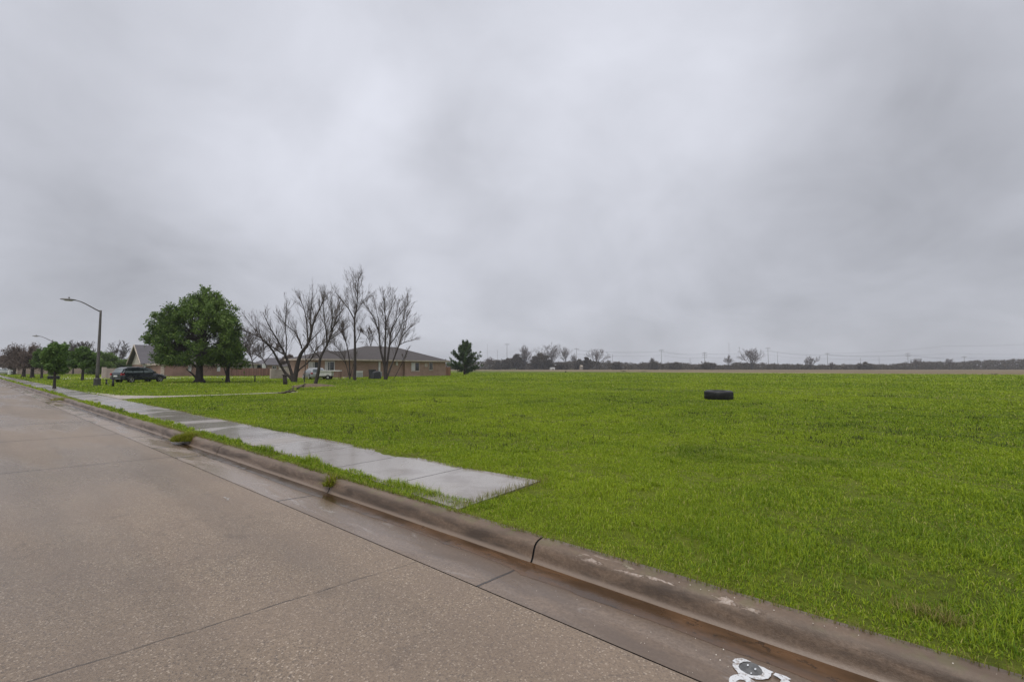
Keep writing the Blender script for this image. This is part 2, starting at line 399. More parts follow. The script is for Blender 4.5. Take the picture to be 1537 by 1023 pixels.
def npmesh(name, V, Q, mat, parent=None, T=None, smooth=False):
    """V (n,3), Q (m,4) quads, T (k,3) triangles"""
    me = bpy.data.meshes.new(name)
    Q = np.zeros((0, 4), int) if Q is None else Q; T = np.zeros((0, 3), int) if T is None else T
    nq, nt_ = len(Q), len(T)
    me.vertices.add(len(V)); me.vertices.foreach_set('co', np.asarray(V, np.float32).ravel())
    idx = np.concatenate([Q.ravel(), T.ravel()]).astype(np.int32)
    me.loops.add(len(idx)); me.loops.foreach_set('vertex_index', idx)
    me.polygons.add(nq + nt_)
    st = np.concatenate([np.arange(nq) * 4, nq * 4 + np.arange(nt_) * 3]).astype(np.int32)
    me.polygons.foreach_set('loop_start', st)
    me.update(calc_edges=True); me.validate()
    if smooth: me.polygons.foreach_set('use_smooth', [True] * len(me.polygons))
    me.materials.append(M[mat])
    o = bpy.data.objects.new(name, me); col.objects.link(o)
    if parent: o.parent = parent
    return o
def tag(o, label=None, cat=None, group=None, kind=None):
    if label: o['label'] = label
    if cat: o['category'] = cat
    if group: o['group'] = group
    if kind: o['kind'] = kind
    return o
def empty(name, loc, rz=0, label=None, cat=None, group=None):
    o = bpy.data.objects.new(name, None); o.empty_display_size = .3; col.objects.link(o)
    o.location = loc; o.rotation_euler = (0, 0, rz)
    return tag(o, label, cat, group)
def copy_tree(o, parent=None):
    kids = [c for c in bpy.data.objects if c.parent == o]
    c = o.copy(); col.objects.link(c); c.parent = parent
    for k in kids: copy_tree(k, c)
    return c

# value noise in numpy
_tab = np.random.default_rng(5).random((256, 256))
def vnoise(x, y):
    xi = np.floor(x).astype(int); yi = np.floor(y).astype(int); fx = x - xi; fy = y - yi
    fx = fx * fx * (3 - 2 * fx); fy = fy * fy * (3 - 2 * fy)
    g = lambda a, b: _tab[a % 256, b % 256]
    return (g(xi, yi) * (1 - fx) + g(xi + 1, yi) * fx) * (1 - fy) + (g(xi, yi + 1) * (1 - fx) + g(xi + 1, yi + 1) * fx) * fy
def fbm(x, y, o=4):
    r = 0; a = .5; t = 0
    for i in range(o):
        r = r + a * vnoise(x + 17.3 * i, y + 9.1 * i); t += a; a *= .5; x = x * 2.03; y = y * 2.03
    return r / t

# ------------------------------------------------------------------ ground sheets
def lawn_z(s, t):
    """height of the turf surface at kerb coordinates (arrays)"""
    near = np.clip((t - 3.13) / 1.6, 0, 1) * .6 + .4
    und = (fbm(s * .8, t * .8, 3) - .5) * .05 + (fbm(s * .09 + 4, t * .09, 2) - .5) * .10 * np.clip((t - 5) / 12, 0, 1)
    fade = 1 / (1 + (np.hypot(s, t) / 80) ** 4)
    return .118 + und * near * fade
def sheet(name, sv, tv, zf, mat, kind='structure'):
    S, T = np.meshgrid(sv, tv, indexing='ij'); Z = zf(S, T)
    V = np.stack([S, -T, Z], -1).reshape(-1, 3)
    a, b = len(sv), len(tv)
    i, j = np.meshgrid(np.arange(a - 1), np.arange(b - 1), indexing='ij')
    q = np.stack([i * b + j, i * b + j + 1, (i + 1) * b + j + 1, (i + 1) * b + j], -1).reshape(-1, 4)
    o = npmesh(name, V, q, mat, smooth=True)
    o.rotation_euler = (0, 0, ROAD_ROT)
    return tag(o, kind=kind)
def sp_range(a, b, d0, g):
    out = [0.0]; d = d0
    while out[-1] < b - a: out.append(out[-1] + d); d *= g
    return a + np.array(out) * (b - a) / out[-1]
sv = np.concatenate([-sp_range(1, 900, .3, 1.12)[::-1], np.arange(-.8, 30, .2), sp_range(30, 1600, .3, 1.08)])
tv = np.concatenate([np.arange(3.12, 24, .2), sp_range(24, 1600, .3, 1.08)])
sheet('lawn', sv, tv, lawn_z, 'lawn_turf')
tv2 = -sp_range(11.2, 900, .5, 1.25)[::-1]
sheet('far_side_lawn', sp_range(-60, 1600, 2, 1.1), tv2, lambda s, t: .12 + 0 * s, 'lawn_turf')
# road slab with a slight crown
def road_z(s, t): return -.0006 * (t + 4) ** 2 + .0006 * (6.36) ** 2
sheet('road', np.concatenate([np.arange(-14, 40, .5), sp_range(40, 900, 1, 1.15)]), np.linspace(-11.2, 2.3525, 40), road_z, 'road_concrete')
def gut_z(s, t):
    u = (t - 2.36) / .57
    return -.002 - .030 * np.clip(u, 0, 1) ** 1.3
sv3 = np.concatenate([np.arange(-14, 40, .5), sp_range(40, 900, 1, 1.15)])
sheet('gutter', sv3, np.linspace(2.3655, 2.935, 8), gut_z, 'gutter_concrete')
# dark joint bed between slab and gutter
mb = MB(); mb.add([(-14, -2.33, -.012), (900, -2.33, -.012), (900, -2.39, -.012), (-14, -2.39, -.012)], [(0, 1, 2, 3)]); mb.add([(-14, -2.395, -.055), (900, -2.395, -.055), (900, -3.4, -.055), (-14, -3.4, -.055)], [(0, 1, 2, 3)])  # second quad: added dark sheet, keeps the bright void out of kerb gaps
o = mb.build('joint_filler_underlay', 'black_iron'); o.rotation_euler = (0, 0, ROAD_ROT); tag(o, kind='structure')
# kerb: rounded profile swept along s, cut at its joints
prof = [(2.935, -.034), (2.955, -.030), (2.972, -.020), (2.985, .002), (2.996, .035), (3.006, .065), (3.020, .090), (3.040, .110), (3.066, .122), (3.10, .127), (3.14, .128), (3.16, .10), (3.16, -.05)]
joints = [-14, -2.0, 2.33, 5.5, 9.42, 12.9, 16.3, 19.5, 22.6, 25.9, 29.2, 32.5, 36, 40, 44, 48, 56, 64, 80, 120, 200, 400, 900]
V = []; Q = []
pn = len(prof)
for i in range(len(joints) - 1):
    a = joints[i] + .009; b = joints[i + 1] - .009
    n = max(2, int(min(60, (b - a) / .12)))
    xs = np.linspace(a, b, n); base = len(V)
    for k, x in enumerate(xs):
        rnd_in = .006 if k in (0, n - 1) else 0
        for q, (t, z) in enumerate(prof):
            j1 = (float(fbm(np.array(x * 1.5), np.array(q * .7 + 30), 3)) - .5) * .010
            j2 = (float(fbm(np.array(x * .6), np.array(3.3), 2)) - .5) * .02
            V.append((x, -(t + j1 + j2 * (1 if q < 10 else 0)), z + j1 * .6 - rnd_in))
    for k in range(n - 1):
        for q in range(pn - 1):
            Q.append((base + k * pn + q, base + k * pn + q + 1, base + (k + 1) * pn + q + 1, base + (k + 1) * pn + q))
mb = MB(); mb.add(V, Q)
for i in range(len(joints) - 1):   # section ends
    pass
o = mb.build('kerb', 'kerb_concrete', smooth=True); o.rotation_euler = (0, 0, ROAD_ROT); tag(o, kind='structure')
mb = MB()                                       # dark soil seen down the joints
for j in joints[1:12]: mb.add([(j - .02, -t - .014, z - .014) for t, z in prof] + [(j + .02, -t - .014, z - .014) for t, z in prof],
        [(q, q + 1, pn + q + 1, pn + q) for q in range(pn - 1)])
o = mb.build('joint_soil', 'black_iron'); o.rotation_euler = (0, 0, ROAD_ROT); tag(o, kind='structure')
# sidewalk slab (its near end is ragged where turf has crept over it)
e0 = G(700, 763); e1 = G(807, 718)
poly = [(3.40, -3.18), (3.48, -4.62)] + [(s, -4.56 + .03 * math.sin(s * .7)) for s in np.arange(4.5, 30, 1.2)] + [(60, -4.5), (900, -4.5), (900, -3.38), (60, -3.38)] + [(s, -3.38) for s in np.arange(30, 4.5, -1.5)]
mb = MB(); mb.prism([(p[0], p[1]) for p in poly][::-1], .02, .131)
o = mb.build('sidewalk', 'sidewalk_concrete'); o.rotation_euler = (0, 0, ROAD_ROT); tag(o, kind='structure')
# crossing footpath that leaves the sidewalk and runs over the lawn
poly = [(26.35, -4.56), (26.2, -7.5), (26.35, -9.5), (26.55, -12.4), (26.8, -12.5), (26.85, -9.5), (26.9, -8.0), (27.9, -6.2), (30.2, -5.15), (33, -4.85), (36.4, -4.6)]
mb = MB(); mb.prism(poly, .05, .146)
o = mb.build('footpath', 'path_concrete'); o.rotation_euler = (0, 0, ROAD_ROT); tag(o, kind='structure')
def flat(name, pts, z, mat):
    mb = MB(); mb.add([(p.x, p.y, z) for p in pts], [tuple(range(len(pts)))]); o = mb.build(name, mat); return tag(o, kind='structure')
flat('side_street', [G(90, 569.3), G(245, 568.6), G(345, 568.3), G(450, 568.2), G(520, 568.6), G(520, 566.4), G(450, 565.6), G(345, 565.4), G(245, 565.3), G(90, 565.6)], .16, 'street_concrete')
edge = [(1900, 565.2), (1700, 563.6), (1537, 562.3), (1400, 561.5), (1240, 560.6), (1100, 559.4), (960, 558.2), (840, 557.2), (720, 556.4), (600, 555.8)]
pa = [G(u, v + rnd.uniform(-.15, .15)) for u, v in edge]
far = [Vector((-120, 430, 0)), Vector((900, 430, 0))]
flat('dry_field', pa + far, .145, 'dry_field')
pb = [G(u, v - .55 + rnd.uniform(-.15, .15)) for u, v in edge][:-1]
flat('field_edge', pa[:-1] + pb[::-1], .165, 'dry_field_edge')

# muddy water lying along the gutter
V = []; Qs = []
xs = np.arange(-13, 26, .06)
for k, x in enumerate(xs):
    w = .085 + .13 * float(fbm(np.array(x * .9), np.array(1.0), 3)) + .035 * float(fbm(np.array(x * 7), np.array(2.0), 2)) - .03 * min(1, max(0, (x - 6) / 8))
    w *= 1.12 if x < 2.3 else 1
    zz = float(gut_z(0, np.array(2.935 - w)))
    V += [(x, -2.944, zz + .004), (x, -(2.944 - w), zz + .0006)]
    if k: Qs.append((2 * k - 2, 2 * k - 1, 2 * k + 1, 2 * k))
mb = MB(); mb.add(V, Qs); o = mb.build('gutter_water', 'muddy_water'); o.rotation_euler = (0, 0, ROAD_ROT); tag(o, kind='structure')

# ------------------------------------------------------------------ grass blades
def blades(name, S, T, zb, Ln, W, mat, lean=.5, mats=None, topz=None):
    n = len(S); az = R.random(n) * 2 * np.pi; ln = R.random(n) * lean + .12
    dx, dy = np.cos(az), np.sin(az)
    px, py = -dy, dx
    X = D.x * S + N.x * T; Y = D.y * S + N.y * T
    # face the blade's width mostly randomly
    V = np.empty((n, 5, 3), np.float32)
    def pt(k, f, w, side):
        h = Ln * f; off = ln * Ln * f ** 1.7
        V[:, k, 0] = X + dx * off + px * w * side; V[:, k, 1] = Y + dy * off + py * w * side
        V[:, k, 2] = zb + h * np.sqrt(np.clip(1 - (ln * f) ** 2 * .6, .1, 1))
    pt(0, 0, W * .5, -1); pt(1, 0, W * .5, 1); pt(2, .55, W * .42, 1); pt(3, .55, W * .42, -1); pt(4, 1, 0, 0)
    b = np.arange(n)[:, None] * 5
    return npmesh(name, V.reshape(-1, 3), b + np.array([[0, 1, 2, 3]]), mat, T=b + np.array([[3, 2, 4]]))
def in_view(X, Y, mg=1.15):
    return (Y > .5) & (np.abs(X) < Y * 1.1 * mg + 1.2)
def on_turf(S, T, edge=0):
    j = (fbm(S * 3 + 5, T * 0 + 2.2, 3) - .5)
    j2 = (fbm(S * 9 + 5, T * 9 + 2.2, 2) - .5)
    strip = (T > 3.10 + .05 * j) & (T < 3.42 + .16 * j + .10 * j2)
    endl = 3.50 + (T - 3.2) * .05 + .30 * (fbm(S * 0 + 7, T * 4, 3) - .5) + .15 * j2
    ok = (T > 3.10 + .06 * j + .03 * j2) & ((S < endl) | (T > 4.50 + .16 * j + .08 * j2) | strip)
    path = (S > 26.25) & (S < 27.0 + np.clip(8 - T, 0, 4) ** 2 * .3) & (T < 12.2)
    return ok & ~path
def scatter(r0, r1, dens, clump=True):
    area = math.pi * (r1 * r1 - r0 * r0); n = int(area * dens)
    r = np.sqrt(R.random(n) * (r1 * r1 - r0 * r0) + r0 * r0); a = R.random(n) * 2 * np.pi
    X, Y = r * np.cos(a), r * np.sin(a); k = in_view(X, Y); X, Y, r = X[k], Y[k], r[k]
    S = X * D.x + Y * D.y; T = X * N.x + Y * N.y
    k = on_turf(S, T); S, T, r = S[k], T[k], r[k]
    if clump:
        c = .6 * fbm(S * 7.5, T * 7.5, 2) + .4 * fbm(S * 2.2 + 9, T * 2.2, 3); k = R.random(len(S)) < np.clip((c - .30) * 5.0, np.where(r < 14, .12, .35), 1); S, T, r = S[k], T[k], r[k]
    return S, T, r
Sa, Ta, La, Wa = [], [], [], []
for r0, r1, dens in ((2.0, 5, 9500), (5, 8, 7000), (8, 12, 3600), (12, 18, 1500), (18, 28, 560), (28, 45, 120), (45, 75, 34), (75, 125, 12)):
    S, T, r = scatter(r0, r1, dens)
    h = fbm(S * 2.6 + 50, T * 2.6, 3); h2 = fbm(S * .5 + 9, T * .5 + 3, 2)
    Ln = (.020 + .085 * np.clip(h - .25, 0, 1) ** 1.2 + .015 * h2) * (.5 + .7 * R.random(len(S)))
    shrink = np.clip((T - 3.1) / .25, .55, 1); Ln = Ln * shrink
    Ln *= np.where((S > 3.2) & (T < 3.55), 1.7, 1.0); Ln = np.maximum(Ln, .024)
    Ln *= np.where(R.random(len(S)) < .02, 1.7, 1.0)
    W = np.maximum(.0042, r * .00105) * (.7 + .6 * R.random(len(S)))
    Ln = np.maximum(Ln, W * 1.5) * np.clip(1 + (r - 10) * .012, 1, 1.4)
    Sa.append(S); Ta.append(T); La.append(Ln); Wa.append(W)
S, T, Ln, W = map(np.concatenate, (Sa, Ta, La, Wa))
print('blades', len(S))
o = blades('grass', S, T, lawn_z(S, T) - .006, Ln, W, 'grass_blade', lean=1.15)
tag(o, 'short bright green grass covering the open lawn', 'grass', kind='stuff')
# dry runners on the turf's edge over the kerb and around the sidewalk end
n = 2600; S = R.uniform(-3, 14, n); T = 3.10 + np.abs(R.normal(0, .02, n))
S2 = 3.45 + R.normal(0, .05, 420); T2 = R.uniform(3.2, 4.7, 420)
S3 = R.uniform(3.5, 22, 1500); T3 = 4.55 + R.normal(0, .03, 1500)
S4 = R.normal(-.05, .10, 260); T4 = R.normal(3.55, .05, 260)
S = np.concatenate([S, S2, S3, S4]); T = np.concatenate([T, T2, T3, T4])
Ln = R.uniform(.03, .07, len(S)); Ln[n:n + 420] *= 1.5
o = blades('dry_grass', S, T, np.maximum(lawn_z(S, T), .125), Ln, np.full(len(S), .004), 'grass_dry', lean=1.1)
tag(o, 'straw coloured dry grass along the turf edges', 'grass', kind='stuff')
# dark weed tufts standing here and there in the field
def tuft(name, p, r, h, n, mat, label, cat='weed', group=None, w=.01, lean=.9):
    a = R.random(n) * 2 * np.pi; q = np.sqrt(R.random(n)) * r
    X = p[0] + np.cos(a) * q; Y = p[1] + np.sin(a) * q
    S = X * D.x + Y * D.y; T = X * N.x + Y * N.y
    o = blades(name, S, T, np.full(n, p[2]), h * (1 - .6 * (q / r) ** 2) * R.uniform(.6, 1.2, n), np.full(n, w), mat, lean)
    # recentre the origin at the base
    me = o.data; co = np.empty(len(me.vertices) * 3, np.float32); me.vertices.foreach_get('co', co)
    co = co.reshape(-1, 3) - np.array(p, np.float32); me.vertices.foreach_set('co', co.ravel()); me.update(); o.location = p
    return tag(o, label, cat, group)
k = 0
Vs = []
wn = 420
wu = R.uniform(-80, 1650, wn * 3); wv = 558 + R.random(wn * 3) ** 1.6 * 120
cnt = 0
SS, TT, LL, WW = [], [], [], []
for u, v in zip(wu, wv):
    p = G(u, v); s = p.dot(D); t = p.dot(N)
    if t < 5.2 or p.y < 7 or p.y > 110 or cnt > wn: continue
    if 25.5 < s < 29 and t < 20: continue
    cnt += 1; m_ = int(R.integers(10, 26)); sp = R.uniform(.06, .22) * (1 + p.y / 60)
    SS.append(s + R.normal(0, sp, m_)); TT.append(t + R.normal(0, sp, m_)); LL.append(R.uniform(.05, .10, m_)); WW.append(np.full(m_, max(.008, p.y * .0012)))
S, T, Ln, W = map(np.concatenate, (SS, TT, LL, WW))
o = blades('weeds', S, T, lawn_z(S, T), Ln, W, 'weed_leaf', lean=1.2)
tag(o, 'low dark weeds scattered through the lawn', 'weeds', kind='stuff')
def zst(s, t, z): q = ST(s, t, z); return (q.x, q.y, q.z)
def kerb_tuft(s, label, n, r):
    o = tuft('grass_tuft', zst(s, 3.03, .045), r, .19, n, 'grass_yellow', label, 'grass tuft', 'grass tufts spilling over the kerb', w=.008, lean=1.3)
    return o
kerb_tuft(11.2, 'big yellow green grass tuft spilling over the kerb into the gutter', 2600, .30)
kerb_tuft(5.52, 'small grass tuft growing out of the kerb joint beside the sidewalk', 300, .10)
kerb_tuft(29.5, 'dark grass tuft over the kerb far down the road', 500, .45)
for u, v, hh, rr, lab in ((880, 560, .35, .9, 'dark low weed clump in the middle of the field'), (909, 561, .3, .8, 'dark weed clump right of the field middle'),
        (936, 557.6, .45, 1.3, 'wide dark weed clump near the far dry field'), (966, 557.8, .35, 1.2, 'flat dark weed clump by the pale strip at the field edge'),
        (1493, 563.2, .45, 1.0, 'dark weed clump at the dry field edge far right'), (849, 558.6, .5, .25, 'thin upright weed before the far bare trees')):
    p = G(u, v, .12); tuft('weed_clump', (p.x, p.y, .12), rr, hh, 160, 'weed_leaf', lab, 'weed', 'weed clumps in the field', w=.05)

# ------------------------------------------------------------------ small things on the road
def inpoly_mesh(name, px, off, sc, z, mat, parent=None):
    pts = [G(off[0] + x / sc, off[1] + y / sc, z) for x, y in px]
    mb = MB(); mb.add([(p.x, p.y, z) for p in pts], [tuple(range(len(pts)))]); return mb.build(name, mat, parent)
t0 = G(1150, 1005, -.012)
mk = empty('painted_mark', (0, 0, 0), 0, 'white sprayed ring shaped survey mark on the gutter beside the water', 'road marking')
off, sc = (1070, 970), 9.606
zM = -.006
Ashape = [(280,200),(320,168),(400,157),(470,175),(560,218),(500,208),(440,213),(385,240),(368,285),(400,330),(480,380),(560,410),(640,415),(700,400),(722,370),(700,320),(650,265),(720,285),(790,325),(875,362),(842,378),(835,420),(800,455),(700,472),(620,465),(540,440),(450,400),(370,385),(345,345),(310,310),(285,270),(283,235),(322,225)]
inpoly_mesh('paint_loop', Ashape, off, sc, zM, 'worn_paint', mk)
inpoly_mesh('inner_film', [(545 + 178 * math.cos(a) * 1.0 - 22 * math.sin(a), 312 + 88 * math.sin(a) + 55 * math.cos(a)) for a in np.linspace(0, 2 * math.pi, 28)[:-1]], off, sc, zM - .003, 'grey_film', mk)
for x, y, r in ((505, 262, 14), (612, 318, 16), (552, 377, 11)):
    inpoly_mesh('paint_dot', [(x + r * math.cos(a), y + r * math.sin(a)) for a in np.linspace(0, 2 * math.pi, 9)[:-1]], off, sc, zM + .001, 'white_paint', mk)
B = [(230,470),(245,430),(300,400),(400,388),(480,408),(550,455),(620,520),(650,600),(600,660),(480,680),(360,650),(280,600),(236,530)]
Bh = [(335,490),(395,466),(460,480),(485,510),(500,560),(470,600),(400,590),(345,550)]
def ring_mesh(outer, inner, z, mat, name):
    po = [G(off[0] + x / sc, off[1] + y / sc, z) for x, y in outer]; pi_ = [G(off[0] + x / sc, off[1] + y / sc, z) for x, y in inner]
    n = 26
    def res(P):
        c = sum(P, Vector()) / len(P); out = []
        L_ = [(P[i], P[(i + 1) % len(P)]) for i in range(len(P))]
        for k in range(n):
            a = 2 * math.pi * k / n; d = Vector((math.cos(a), math.sin(a)))
            best = .0
            for p, q in L_:
                e = q - p; w = p - c; den = d.x * e.y - d.y * e.x
                if abs(den) < 1e-12: continue
                tt = (w.x * e.y - w.y * e.x) / den; ss = (w.x * d.y - w.y * d.x) / den
                if tt > 0 and -1e-6 <= ss <= 1 + 1e-6: best = max(best, tt)
            out.append((c.x + d.x * best, c.y + d.y * best, z))
        return out
    a, b = res(po), res(pi_)
    mb = MB(); mb.add(a + b, [(k, (k + 1) % n, n + (k + 1) % n, n + k) for k in range(n)]); return mb.build(name, mat, mk)
ring_mesh(B, Bh, zM + .0012, 'worn_paint', 'paint_loop')
inpoly_mesh('paint_stroke', [(870,400),(900,372),(980,395),(1060,425),(1130,465),(1080,472),(1112,500),(1120,600),(1060,680),(950,660),(965,520),(985,470),(930,430)], off, sc, zM, 'worn_paint', mk)
# grit and pale stone chips
V = []; Fq = []
mb = MB()
def chip(p, r):
    k = 5; a0 = rnd.random() * 6
    vs = [(p.x + r * rnd.uniform(.6, 1.1) * math.cos(a0 + i * 2 * math.pi / k), p.y + r * rnd.uniform(.6, 1.1) * math.sin(a0 + i * 2 * math.pi / k), p.z) for i in range(k)]
    top = [(p.x + (x - p.x) * .5, p.y + (y - p.y) * .5, p.z + r * .7) for x, y, z in vs]
    mb.add(vs + top, [(i, (i + 1) % k, k + (i + 1) % k, k + i) for i in range(k)] + [tuple(range(k, 2 * k))])
for i in range(420):
    s = rnd.uniform(-2.0, 5.0); t = rnd.choice([rnd.uniform(-1.5, 2.3), rnd.uniform(2.38, 2.9)])
    z = float(road_z(0, t)) if t < 2.36 else float(gut_z(0, np.array(t)))
    chip(ST(s, t, z + .001), rnd.choice([.0016, .002, .003]))
for i in range(16): chip(ST(rnd.uniform(-.6, 1.3), rnd.uniform(3.04, 3.09), .122), rnd.choice([.003, .004, .005]))
for u, v in ((1075, 982), (1081, 990), (1093, 1000), (1086, 974), (1111, 1010)): chip(G(u, v, -.012), .005)
o = mb.build('gravel', 'stone_chip'); tag(o, 'tiny pale stone chips scattered on the concrete and kerb', 'gravel', kind='stuff')
mb = MB(); p = ST(12.0, 2.95, -.01); mb.lathe([(.001, .03), (.02, .028), (.03, .012), (.022, 0), (.001, -.001)], 9); o = mb.build('litter', 'litter_white', smooth=True)
o.location = p; tag(o, 'small crumpled white litter in the gutter by the big grass tuft', 'litter')
mb = MB()
for i in range(5):
    s = 6.03 + (i - 2) * .035; t = 2.03 + rnd.gauss(0, .008)
    q = ST(s, t, float(road_z(0, t)) + .0035); r = rnd.uniform(.009, .02); k = 7; a0 = rnd.random() * 6
    mb.add([(q.x + D.x * math.cos(a0 + j * 6.283 / k) * r * 1.9 + N.x * math.sin(a0 + j * 6.283 / k) * r * .7, q.y + D.y * math.cos(a0 + j * 6.283 / k) * r * 1.9 + N.y * math.sin(a0 + j * 6.283 / k) * r * .7, q.z + i * .00003) for j in range(k)], [tuple(range(k))])
o = mb.build('paint_smear', 'paint_faded'); tag(o, 'faded broken white paint smear on the road slab near the gutter', 'road marking')

# ------------------------------------------------------------------ tyres
def make_tyre(loc, label, sq=0):
    mb = MB(); ro, w = .655, .40
    prof = [(.36, .02), (.40, 0), (.50, -.0), (.58, .004), (.63, .03), (ro, .075), (ro + .008, .15), (ro + .01, w / 2), (ro + .008, w - .15), (ro, w - .075), (.63, w - .03), (.58, w - .004), (.50, w), (.40, w), (.36, w - .02), (.345, w - .05), (.37, w - .07), (.52, w - .09), (.57, w * .5), (.52, .09), (.37, .07), (.345, .05)]
    mb.lathe(prof, 56, closed=True)
    root = empty('tyre', loc, .4, label, 'tyre', 'big black tyres lying on the grass')
    mb.build('casing', 'tyre_rubber', root, smooth=True)
    tr = MB()
    for k in range(64):
        a = 2 * math.pi * k / 64; r = ro + .012; ca, sa = math.cos(a), math.sin(a)
        for z0, z1, sh in ((.05, .17, .035), (.23, .35, -.035)):
            P = []
            for (zz, s2) in ((z0, 0), (z1, sh)):
                for da in (-.016, .016):
                    for rr in (r - .02, r + .006 - (.012 if zz in (.05, .35) else 0)):
                        A = a + da + s2; P.append((rr * math.cos(A), rr * math.sin(A), zz))
            tr.add(P, [(0, 2, 6, 4), (1, 5, 7, 3), (0, 1, 3, 2), (4, 6, 7, 5), (0, 4, 5, 1), (2, 3, 7, 6)])
    tr.build('tread', 'tyre_rubber', root)
    root.rotation_euler = (math.radians(1.5), math.radians(-1), .4)
    return root
p = G(1086.5, 600); ty = make_tyre((p.x, p.y + .5, .09), 'big black tyre lying flat alone on the open lawn')
ty.scale = (.89, .89, 1.05); t2 = copy_tree(ty); p = G(80.5, 569.6); t2.location = (p.x, p.y, .14); t2.scale = (.8, .8, 1.15); t2['label'] = 'big black tyre lying behind the young tree at the sidewalk'

# ------------------------------------------------------------------ street lamps
def lamp(u, v, vtop, label, k=1.0):
    b = G(u, v); H = PY(u, vtop, b.y).z - .12
    root = empty('street_lamp', (b.x, b.y, .1), 0, label, 'street lamp', 'street lamps along the sidewalk')
    mb = MB(); mb.lathe([(.001, .0), (.22, 0), (.22, .55), (.17, .62), (.001, .62)], 8); mb.build('base', 'pole_dark', root)
    mb = MB(); n = 12
    mb.tube([(0.0, 0, .55 + (H - .55) * i / n) for i in range(n + 1)] + [(0, 0, H + .03)], [.125 - .055 * i / n for i in range(n + 1)] + [.03], 10)
    mb.build('pole', 'pole_grey', root, smooth=True)
    # arm reaches over the road: towards -N
    A = [(0, H - .1), (-.3, H + .06), (-.62, H + .26), (-.95, H + .46), (-1.2, H + .58), (-1.45, H + .64), (-1.75, H + .65)]
    dv = Vector((-.65, -.76, 0))
    mb = MB(); mb.tube([dv * (-x) + Vector((0, 0, z)) for x, z in A], [.045, .042, .04, .038, .036, .034, .032], 8); mb.build('arm', 'pole_grey', root, smooth=True)
    hd = MB(); c = dv * 1.45 + Vector((0, 0, H + .64)); ex = dv * 1.0
    sec = [(0, .05, .04), (.12, .11, .07), (.35, .17, .10), (.6, .18, .10), (.8, .12, .07), (.9, .02, .03)]
    vs = []; fs = []; side = Vector((-dv.y, dv.x, 0)); K = 10
    for x, w, h in sec:
        for q in range(K):
            a = 2 * math.pi * q / K; vs.append(c + dv * x + side * (w * math.cos(a)) + Vector((0, 0, h * math.sin(a) * (1 if math.sin(a) > 0 else .55) + .01)))
    for i in range(len(sec) - 1):
        for q in range(K): fs.append((i * K + q, i * K + (q + 1) % K, (i + 1) * K + (q + 1) % K, (i + 1) * K + q))
    fs += [tuple(range(K - 1, -1, -1)), tuple((len(sec) - 1) * K + q for q in range(K))]
    hd.add(vs, fs); hob = hd.build('lamp_head', 'metal_grey', root, smooth=True)
    pc = MB(); q = c + dv * .4 + Vector((0, 0, .10)); pc.tube([q, q + Vector((0, 0, .12))], .045, 8); pc.build('photocell', 'metal_grey', hob)
    ln = MB(); q = c + dv * .42 + Vector((0, 0, -.05)); vs = [q + dv * (.24 * math.cos(a)) + side * (.12 * math.sin(a)) + Vector((0, 0, zz)) for zz in (0, -.04) for a in np.linspace(0, 2 * math.pi, 13)[:-1]]
    ln.add(vs, [(i, (i + 1) % 12, 12 + (i + 1) % 12, 12 + i) for i in range(12)] + [tuple(range(12, 24))]); ln.build('lens', 'lamp_lens', hob)
    return root
l1 = lamp(145.5, 578.4, 465.5, 'tall grey street lamp with curved arm beside the parked dark car')
l2 = copy_tree(l1); b = G(76, 563.5); b = PY(76, 552, 77); l2.location = (b.x, b.y, .1)
l2['label'] = 'distant street lamp rising behind the young green trees'

# ------------------------------------------------------------------ trees
def rdir(d, ang, rg):
    d = d.normalized(); a = d.cross(Vector((rg.uniform(-1, 1), rg.uniform(-1, 1), rg.uniform(-1, 1)))).normalized()
    return (d * math.cos(ang) + a * math.sin(ang)).normalized()
def grow(mbs, p, d, Ln, r, lev, rg, P, tips=None):
    n = P.get('seg', 4); pts = [p.copy()]; dd = d.copy()
    for i in range(n):
        dd = (dd + Vector((rg.gauss(0, 1), rg.gauss(0, 1), rg.gauss(0, 1))) * P['wob'] + Vector((0, 0, P['up']))).normalized()
        pts.append(pts[-1] + dd * (Ln / n))
    rr = [r * (1 - .75 * i / n) for i in range(n + 1)]
    rr = [max(x, P['rmin']) for x in rr]
    mbs[0 if lev <= P['tl'] else 1].tube(pts, rr, 5 if lev < 2 else 3, cap=False)
    if tips is not None and lev >= P['max'] - 1: tips.append((pts[-1], dd)); tips.append((pts[-2], dd))
    if lev < P['max']:
        for k in range(P['kids'][min(lev, len(P['kids']) - 1)]):
            f = rg.uniform(.22, 1.0); i = min(n - 1, int(f * n)); q = pts[i].lerp(pts[i + 1], f * n - i)
            tdir = (pts[i + 1] - pts[i]).normalized()
            grow(mbs, q, rdir(tdir, rg.uniform(*P['ang']), rg), Ln * rg.uniform(*P.get('cl', (.40, .66))) * (1.15 - .45 * f), rr[i] * .6, lev + 1, rg, P, tips)
def tree_root(name, base, label, cat='tree', group=None): return empty(name, base, 0, label, cat, group)
def finish(root, trunk, crown, bt, ct, base, extra=None):
    for mb in (trunk, crown): mb.v = [(x - base[0], y - base[1], z - base[2]) for x, y, z in mb.v]
    trunk.build('trunk', bt, root, smooth=True)
    if crown.v: crown.build('crown', ct, root)

